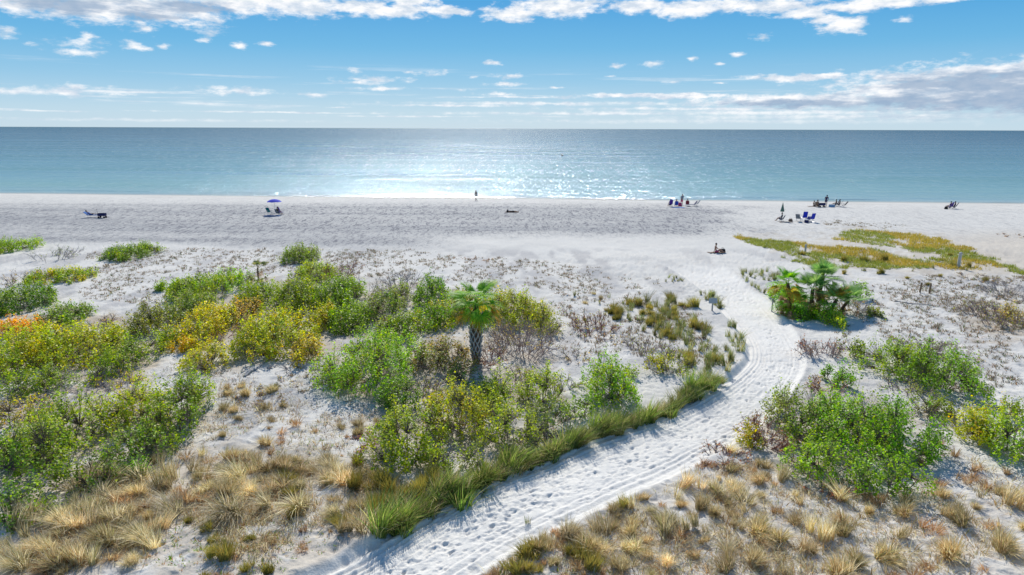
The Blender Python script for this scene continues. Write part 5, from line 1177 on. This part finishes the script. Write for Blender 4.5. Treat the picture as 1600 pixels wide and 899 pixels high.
def person(label, P, rz, pose, skin, top=None, bottom=None, skirt=False, hair=M_hair, s=1.0):
    d = POSES[pose]; root = thing('person', label, 'person', P, rz, None, s)
    p, c, h = (Vector(d[k]) for k in 'pch'); n = c + (h - c) * .42
    mid = p.lerp(c, .45); pts = {}; ed = []
    pts['pelvis'] = (p, (.135, .10)); pts['waist'] = (mid, (.115, .085)); pts['chest'] = (c, (.145, .10)); pts['neck'] = (n, .052)
    hd = (h - n).normalized(); fw = Vector((0, 1, 0)) - hd * hd.y; fw.normalize()
    pts['jaw'] = (n + hd * .08 + fw * .015, .068); pts['skull'] = (h + hd * .02, .085); pts['crown'] = (h + hd * .085, .06)
    pts['nose'] = (h - hd * .01 + fw * .095, .012); pts['earl'] = (h + Vector((.085, 0, 0)), .014); pts['earr'] = (h - Vector((.085, 0, 0)), .014)
    ed += [('pelvis', 'waist'), ('waist', 'chest'), ('chest', 'neck'), ('neck', 'jaw'), ('jaw', 'skull'), ('skull', 'crown'), ('skull', 'nose'), ('skull', 'earl'), ('skull', 'earr')]
    up = (c - p).normalized()
    for sgn, q in ((1, ''), (-1, '2')):
        sh = c + Vector((.175 * sgn, 0, 0)) + up * .05; e = Vector(d['e' + q]); w = Vector(d['w' + q]); k = Vector(d['k' + q]); a = Vector(d['a' + q])
        hip = p + Vector((.09 * sgn, 0, 0)) - up * .05
        pts['sh' + q] = (sh, .058); pts['el' + q] = (e, .040); pts['wr' + q] = (w, .027); pts['hip' + q] = (hip, .085); pts['kn' + q] = (k, .056); pts['an' + q] = (a, .036)
        fd = (a - k).normalized(); toe = Vector((0, 1, 0)) - fd * fd.y
        if toe.length < .2: toe = Vector((0, 0, 1))
        toe.normalize(); heel = a + fd * .03
        pts['ft' + q] = (a + toe * .09 + fd * .035, .032); pts['to' + q] = (a + toe * .18 + fd * .045, .024)
        ed += [('chest', 'sh' + q), ('sh' + q, 'el' + q), ('el' + q, 'wr' + q), ('pelvis', 'hip' + q), ('hip' + q, 'kn' + q), ('kn' + q, 'an' + q), ('an' + q, 'ft' + q), ('ft' + q, 'to' + q)]
        hdv = (w - e).normalized(); ref = Vector((0, 1, 0)) if abs(hdv.y) < .8 else Vector((0, 0, 1)); ac = hdv.cross(Vector((sgn, 0, 0)))
        ac = ac.normalized() if ac.length > .1 else ref
        pts['palm' + q] = (w + hdv * .06, (.036, .018)); ed.append(('wr' + q, 'palm' + q))
        for f, (o_, L) in enumerate(((-.030, .070), (-.010, .082), (.010, .076), (.029, .058))):
            b = w + hdv * .095 + ac * o_; m_ = b + hdv * L * .5; t_ = m_ + (hdv + Vector((-sgn * .5, 0, 0))).normalized() * L * .5
            pts[f'f{f}{q}'] = (b, .0095); pts[f'g{f}{q}'] = (m_, .0088); pts[f'h{f}{q}'] = (t_, .0075)
            ed += [('palm' + q, f'f{f}{q}'), (f'f{f}{q}', f'g{f}{q}'), (f'g{f}{q}', f'h{f}{q}')]
        th = w + hdv * .03 + ac * -.04; pts['ta' + q] = (th, .011); pts['tb' + q] = (th + (hdv - ac * .5).normalized() * .05, .009); ed += [('wr' + q, 'ta' + q), ('ta' + q, 'tb' + q)]
    skin_mesh('body', pts, ed, skin, root, 1)
    def grow(keys, edges, k, name, m):
        sub = {}
        for kk in keys:
            v, r_ = pts[kk]; r_ = r_ if isinstance(r_, tuple) else (r_, r_); sub[kk] = (v, (r_[0] * k + .012, r_[1] * k + .012))
        skin_mesh(name, sub, edges, m, root, 1)
    if top:
        for q in ('', '2'): pts['ue' + q] = (pts['sh' + q][0].lerp(pts['el' + q][0], .6), .048)
        grow(['pelvis', 'waist', 'chest', 'sh', 'ue', 'sh2', 'ue2'], [('pelvis', 'waist'), ('waist', 'chest'), ('chest', 'sh'), ('sh', 'ue'), ('chest', 'sh2'), ('sh2', 'ue2')], 1.06, 'top', top)
    if bottom:
        if skirt:
            q = (pts['kn'][0] + pts['kn2'][0]) / 2; pts['hem'] = (q, (.2, .17)); grow(['pelvis', 'hem'], [('pelvis', 'hem')], 1.1, 'wrap_skirt', bottom)
        else:
            for q in ('', '2'): pts['ul' + q] = (pts['hip' + q][0].lerp(pts['kn' + q][0], .65), .068)
            grow(['pelvis', 'hip', 'ul', 'hip2', 'ul2'], [('pelvis', 'hip'), ('hip', 'ul'), ('pelvis', 'hip2'), ('hip2', 'ul2')], 1.08, 'shorts', bottom)
    def hr(bm):
        r_ = bmesh.ops.create_uvsphere(bm, u_segments=12, v_segments=8, radius=.108); vs = r_['verts']
        bmesh.ops.scale(bm, vec=(.92, 1.0, 1.0), verts=vs); bmesh.ops.translate(bm, vec=h + hd * .045 - fw * .022, verts=vs)
    part('hair', hr, hair, root, True)
    return root

# ------------------------------------------------------------------ beach things
def low_chair(label, P, rz, fab, high=False, rec=18, cat='beach chair', frame=M_frame, s=1.0):
    root = thing('beach_chair', label, cat, P, rz, None, s)
    sh = .32 if not high else .42; L = .48; bh = .62 if not high else .75; ra = math.radians(rec)
    bt = Vector((0, -L / 2 - math.sin(ra) * bh, sh - .04 + math.cos(ra) * bh)); bb = Vector((0, -L / 2, sh - .04))
    part('seat', lambda bm: bm_box(bm, (0, 0, sh - .02), (.52, L, .03), RX(4), .008), fab, root)
    part('backrest', lambda bm: bm_box(bm, (bb + bt) / 2, (.52, .035, bh), RX(rec), .01), fab, root)
    for sx in (-1, 1):
        def fr(bm, sx=sx):
            x = .275 * sx
            bm_bar(bm, (x, L / 2, sh), (x, -L / 2, sh - .04), .013); bm_bar(bm, (x, -L / 2, sh - .04), (x, bt.y, bt.z), .013)
            bm_bar(bm, (x, L / 2, 0), (x, -L / 2 - .05, sh + .2), .013); bm_bar(bm, (x, -L / 2 - .1, 0), (x, L / 2 - .02, sh + .02), .013)
            bm_bar(bm, (x, L / 2, 0), (x, -L / 2 - .1, 0), .012)
        part('side_frame', fr, frame, root)
        part('armrest', lambda bm, sx=sx: bm_box(bm, (.285 * sx, -.04, sh + .2), (.05, .42, .025), None, .006), frame, root)
    return root
def lounger(label, P, rz, fab, rec=50):
    root = thing('beach_lounger', label, 'lounger', P, rz); sh = .32; ra = math.radians(rec); bh = .72
    bb = Vector((0, -.2, sh)); bt = bb + Vector((0, -math.sin(ra) * bh, math.cos(ra) * bh))
    part('seat', lambda bm: bm_box(bm, (0, .45, sh), (.58, 1.3, .035), None, .01), fab, root)
    part('backrest', lambda bm: bm_box(bm, (bb + bt) / 2, (.58, .035, bh), RX(rec), .01), fab, root)
    for y in (-.15, 1.0):
        for x in (-.27, .27): part('leg', lambda bm, x=x, y=y: bm_bar(bm, (x, y, 0), (x, y, sh), .014), M_frame, root)
    for x in (-.3, .3): part('side_rail', lambda bm, x=x: bm_bar(bm, (x, -.2, sh), (x, 1.1, sh), .014), M_frame, root)
    return root
def wagon(label, P, rz, fab, up=True):
    root = thing('beach_wagon', label, 'wagon', P, rz)
    def body(bm):
        for c, s_ in (((0, 0, .32), (.95, .5, .03)), ((0, .25, .5), (.95, .03, .36)), ((0, -.25, .5), (.95, .03, .36)), ((.475, 0, .5), (.03, .53, .36)), ((-.475, 0, .5), (.03, .53, .36))): bm_box(bm, c, s_)
    part('tub', body, fab, root)
    for x in (-.36, .36):
        for y in (-.29, .29): part('wheel', lambda bm, x=x, y=y: bm_bar(bm, (x, y - .03, .13), (x, y + .03, .13), .13, 14), M_black, root)
    part('handle', lambda bm: (bm_bar(bm, (-.48, 0, .3), (-.62, 0, 1.25), .016), bm_bar(bm, (-.62, -.1, 1.25), (-.62, .1, 1.25), .016)), M_dframe, root)
    return root
def umbrella(label, P, r, h, m, open_=True):
    root = thing('beach_umbrella', label, 'umbrella', P)
    part('pole', lambda bm: bm_bar(bm, (0, 0, -.2), (0, 0, h + .05), .022, 8), M_white, root)
    n = 8; V = []; Fq = []
    if open_:
        rad = [(0, 0), (.35, -.05), (.7, -.17), (1.0, -.38)]
        V.append((0, 0, h))
        for q, z in rad[1:]:
            for j in range(n * 2):
                a = math.pi * j / n; k = 1 if j % 2 == 0 else .94; V.append((math.cos(a) * q * r * k, math.sin(a) * q * r * k, h + z * r * (1 if j % 2 == 0 else .92)))
        for j in range(n * 2): Fq.append((0, 1 + j, 1 + (j + 1) % (n * 2)))
        F4 = [(1 + k * 16 + j, 1 + (k + 1) * 16 + j, 1 + (k + 1) * 16 + (j + 1) % 16, 1 + k * 16 + (j + 1) % 16) for k in range(2) for j in range(16)]
        add('canopy', build_mesh('canopy', np.array(V), [np.array(Fq), np.array(F4)], m), root)
        for j in range(n):
            a = 2 * math.pi * j / n; part('rib', lambda bm, a=a: bm_bar(bm, (0, 0, h - .03), (math.cos(a) * r * .97, math.sin(a) * r * .97, h - .38 * r - .02), .006, 4), M_frame, root)
    else:
        zs = [(h + .02, .03), (h - .35, .1), (h - .8, .2), (h - 1.15, .29), (h - 1.2, .26)]
        for z, q in zs:
            for j in range(16): a = math.pi * j / 8; k = 1 if j % 2 == 0 else .72; V.append((math.cos(a) * q * k, math.sin(a) * q * k, z))
        F4 = [(k * 16 + j, (k + 1) * 16 + j, (k + 1) * 16 + (j + 1) % 16, k * 16 + (j + 1) % 16) for k in range(4) for j in range(16)]
        add('folded_canopy', build_mesh('folded_canopy', np.array(V), np.array(F4), m), root)
    return root
def bag(label, P, rz, m, w=.6, d=.35, h=.35, cat='bag'):
    root = thing('beach_bag', label, cat, P, rz)
    def b(bm):
        vs = bm_box(bm, (0, 0, h / 2), (w, d, h), None, .05)
        for v in vs:
            k = 1 - .25 * (v.co.z / h) + .04 * math.sin(v.co.x * 9); v.co.x *= k; v.co.y *= k
    part('sack', b, m, root, True)
    for y in (-.1, .1): part('strap', lambda bm, y=y: (bm_bar(bm, (-w * .25, y, h * .95), (-w * .12, y, h * 1.35), .012, 5), bm_bar(bm, (-w * .12, y, h * 1.35), (w * .12, y, h * 1.35), .012, 5), bm_bar(bm, (w * .12, y, h * 1.35), (w * .25, y, h * .95), .012, 5)), m, root)
    return root
def cooler(label, P, rz, m, w=.7):
    root = thing('cooler', label, 'cooler', P, rz)
    part('box', lambda bm: bm_box(bm, (0, 0, .2), (w, .42, .38), None, .02), m, root)
    part('lid', lambda bm: bm_box(bm, (0, 0, .425), (w + .03, .45, .06), None, .015), M_white, root)
    part('handle', lambda bm: (bm_bar(bm, (-w / 2 - .02, 0, .3), (-w / 2 - .02, 0, .52), .012), bm_bar(bm, (w / 2 + .02, 0, .3), (w / 2 + .02, 0, .52), .012), bm_bar(bm, (-w / 2 - .02, 0, .52), (w / 2 + .02, 0, .52), .012)), M_dframe, root)
    return root
def towel(label, P, rz, m, w=1.8, d=.8):
    n, k = 14, 7; X, Y = np.meshgrid(np.linspace(-w / 2, w / 2, n), np.linspace(-d / 2, d / 2, k), indexing='ij')
    Z = .03 + .03 * fbm(X * 4, Y * 4, 3, int(abs(P[0]) * 7) % 50); I = np.arange(n * k).reshape(n, k)
    q = np.stack([I[:-1, :-1], I[1:, :-1], I[1:, 1:], I[:-1, 1:]], -1).reshape(-1, 4)
    o = add('beach_towel', build_mesh('beach_towel', np.stack([X, Y, Z], -1).reshape(-1, 3), q, m, smooth=True), None, P, rz, label=label, category='towel')
    sm = o.modifiers.new('thickness', 'SOLIDIFY'); sm.thickness = .015
PI = math.pi
# left: lounging pair of things
P = gp(141, 340); lounger('deep blue beach lounger at the far left of the beach', P, -PI / 2, M_sea)
person('person reclining on the deep blue lounger at the far left', P + np.array([.1, 0, 0]), -PI / 2, 'recline', M_skin2, M_sea, M_sea)
wagon('navy beach wagon with black wheels and upright handle at the far left', gp(160, 341), 0.1, M_navy)
# blue umbrella group
umbrella('open blue beach umbrella shading a seated person', gp(430, 335), 1.08, 2.2, M_royal)
low_chair('teal beach chair under the blue umbrella', gp(422, 336), -2.2, M_teal, True, 35)
low_chair('grey beach chair of the person under the blue umbrella', gp(435, 336), -0.8, M_grey, False, 20)
person('person with dark hair and dark top sitting under the blue umbrella', gp(435, 336), -0.5, 'sit', M_skin, M_brownc, M_grey)
low_chair('dark purple grey beach chair at the right under the blue umbrella', gp(440, 336), -1.8, M_purple, True, 25)
towel('blue towel spread on the sand below the blue umbrella', gp(425, 338), 0, M_sea, 2.2, .6)
# walker, sunbather
person('lone person in dark clothes walking along the waterline in the sun glitter', gp(744, 314.5) - np.array([0, 0, .04]), PI / 3.2, 'walk', M_hair, M_black, M_black, s=1.12)
towel('dark towel under the sunbather in the middle of the beach', gp(800, 332), 0, M_brownc, 2.0, .9)
person('sunbather in dark swimwear lying on the sand in the middle of the beach', gp(801, 332), -PI / 2, 'lie', M_skin2, M_black, M_black)
bag('small dark bag beside the sunbather in the middle of the beach', gp(793, 332), 0, M_black, .35, .3, .35)
# group of five
P = gp(1047, 323); low_chair('purple beach chair at the left end of the group of five', P, .2, M_purple, True, 15, s=1.05); person('person seated in the purple chair seen from behind', P, .2, 'sit', M_skin, M_purple, M_navy)
P = gp(1056.5, 323); low_chair('blue beach chair second from the left in the group of five', P, 0, M_blue, False, 15); person('person in dark blue seated second from the left in the group of five', P, 0, 'sit', M_skin2, M_navy, M_navy)
person('person standing in a dark top and pink wrap in the group of five', gp(1065, 321), -.5, 'stoop', M_skin2, M_grey, M_pink, True, s=1.12)
bag('pink beach bag beside the standing person with the pink wrap', gp(1062.5, 322.5), 0, M_pink, .6, .35, .6)
towel('blue towel spread in front of the group of five', gp(1060, 325), 0, M_sea, 2.0, .8)
P = gp(1074, 322); low_chair('dark red beach chair in the group of five', P, -.3, M_red, False, 15); person('person with a dark head of hair seated in the dark red chair', P, -.3, 'sit', M_skin, M_red, M_navy)
P = gp(1083, 323); lounger('empty low lounger with raised back at the right end of the group of five', P, PI / 2, M_navy, 35)
low_chair('empty dark folding chair beside the raised lounger', gp(1087, 322.5), PI / 2, M_grey, True, 35)
# furled umbrella
umbrella('closed grey green beach umbrella standing like a cone', gp(1221, 345), .3, 2.45, M_greenc, False)
P = gp(1220, 346); low_chair('grey low chair under the closed umbrella', P, .9, M_grey, False, 25); person('person in grey blue clothes seated under the closed umbrella', P, .9, 'sit', M_skin2, M_grey, M_navy)
bag('brown bag on the sand right of the closed umbrella', gp(1235, 346), 0, M_brownc, .55, .35, .32)
towel('tan towel between the closed umbrella and the brown bag', gp(1228, 347.5), 0.05, M_brownc, 1.8, .5)
low_chair('grey blue beach chair at the left of the row of blue chairs', gp(1247.5, 346), -.7, M_grey, True, 30)
low_chair('tall royal blue chair in the middle of the row of blue chairs', gp(1255.5, 345), .1, M_royal, True, 10, s=1.15)
low_chair('royal blue chair at the right of the row of blue chairs', gp(1267, 347), .3, M_royal, True, 15, s=1.1)
low_chair('low light blue chair between the two royal blue chairs', gp(1262, 346), 0, M_blue, False, 40)
cooler('small dark blue cooler in front of the row of blue chairs', gp(1260, 348.5), .2, M_navy, .4)
# group at the waterline with the wagon
towel('dark towel at the left of the group by the navy wagon', gp(1271, 323), 0, M_brownc, 1.8, .8)
person('person half lying on the sand left of the navy wagon', gp(1272, 323), -PI / 2, 'ground', M_skin2, M_brownc, M_black)
P = gp(1277, 324); low_chair('brown beach chair left of the navy wagon', P, -.8, M_brownc, False, 20); person('person in brown seated just left of the navy wagon', P, -.8, 'sit', M_skin, M_brownc, M_brownc)
wagon('navy wagon loaded at the waterline beside the standing person', gp(1284, 324), 0, M_navy)
person('person standing in navy clothes behind the navy wagon', gp(1290, 323), -.6, 'stoop', M_skin2, M_navy, M_navy, s=1.12)
cooler('light blue cooler right of the navy wagon', gp(1299.5, 324), 0, M_ltblue, .85)
P = gp(1305, 323); low_chair('dark beach chair right of the light blue cooler', P, .9, M_navy, True, 25); person('person in black seated right of the light blue cooler', P, .9, 'sit', M_skin2, M_black, M_black)
P = gp(1310.5, 323); low_chair('black beach chair second from the right in the group by the wagon', P, 1.1, M_black, True, 30); person('person in navy seated second from the right in the group by the wagon', P, 1.1, 'sit', M_skin2, M_navy, M_black)
low_chair('empty black reclined chair at the right end of the group by the wagon', gp(1317, 324.5), 1.45, M_black, True, 38)
# pair at the right
P = gp(1484, 326.5); low_chair('purple grey beach chair of the pair near the right edge', P, .5, M_purple, True, 18); person('left person of the seated pair near the right edge', P, .5, 'sit', M_skin2, M_purple, M_navy)
P = gp(1490.5, 326.5); low_chair('navy beach chair of the pair near the right edge', P, .8, M_navy, True, 25); person('right person of the seated pair near the right edge', P, .8, 'sit', M_skin2, M_navy, M_navy)
bag('dark bag left of the seated pair near the right edge', gp(1478, 327), 0, M_black, .5, .35, .4)
# sunbather by the path end
towel('brown towel under the sunbather near the upper end of the path', gp(1117, 395), .1, M_brownc, 1.5, .6)
person('sunbather with bare skin sitting up on the sand at the upper end of the path', gp(1119, 395), -2.0, 'ground', M_skin, None, M_pink)
bag('dark bag right of the sunbather at the upper end of the path', gp(1129, 394), .2, M_black, .55, .4, .38)
# dark water bird
def bird():
    P = unproj_z(878, 243.5, 0.0); root = thing('sea_bird', 'dark sea bird floating on the glittering water right of centre', 'bird', P, 1.4, None, 1.9)
    pts = {'rump': (V3(0, -.3, .1), (.06, .05)), 'body': (V3(0, -.08, .12), (.15, .12)), 'breast': (V3(0, .14, .16), (.12, .11)), 'neck': (V3(0, .24, .34), .05), 'nape': (V3(0, .22, .5), .045), 'head': (V3(0, .28, .56), .055), 'bill': (V3(0, .42, .52), .018), 'tip': (V3(0, .56, .48), .01), 'tail': (V3(0, -.46, .12), (.07, .015))}
    k = list(pts); skin_mesh('body', pts, [('rump', 'body'), ('body', 'breast'), ('breast', 'neck'), ('neck', 'nape'), ('nape', 'head'), ('head', 'bill'), ('bill', 'tip'), ('rump', 'tail')], M_black, root, 2, 1)
    for s in (-1, 1): part('wing', lambda bm, s=s: bm_box(bm, (.14 * s, -.1, .17), (.05, .5, .16), RX(8), .02), M_brownc, root, True)
bird()
print('clumps', COUNT, 'verts ground', len(Vg))
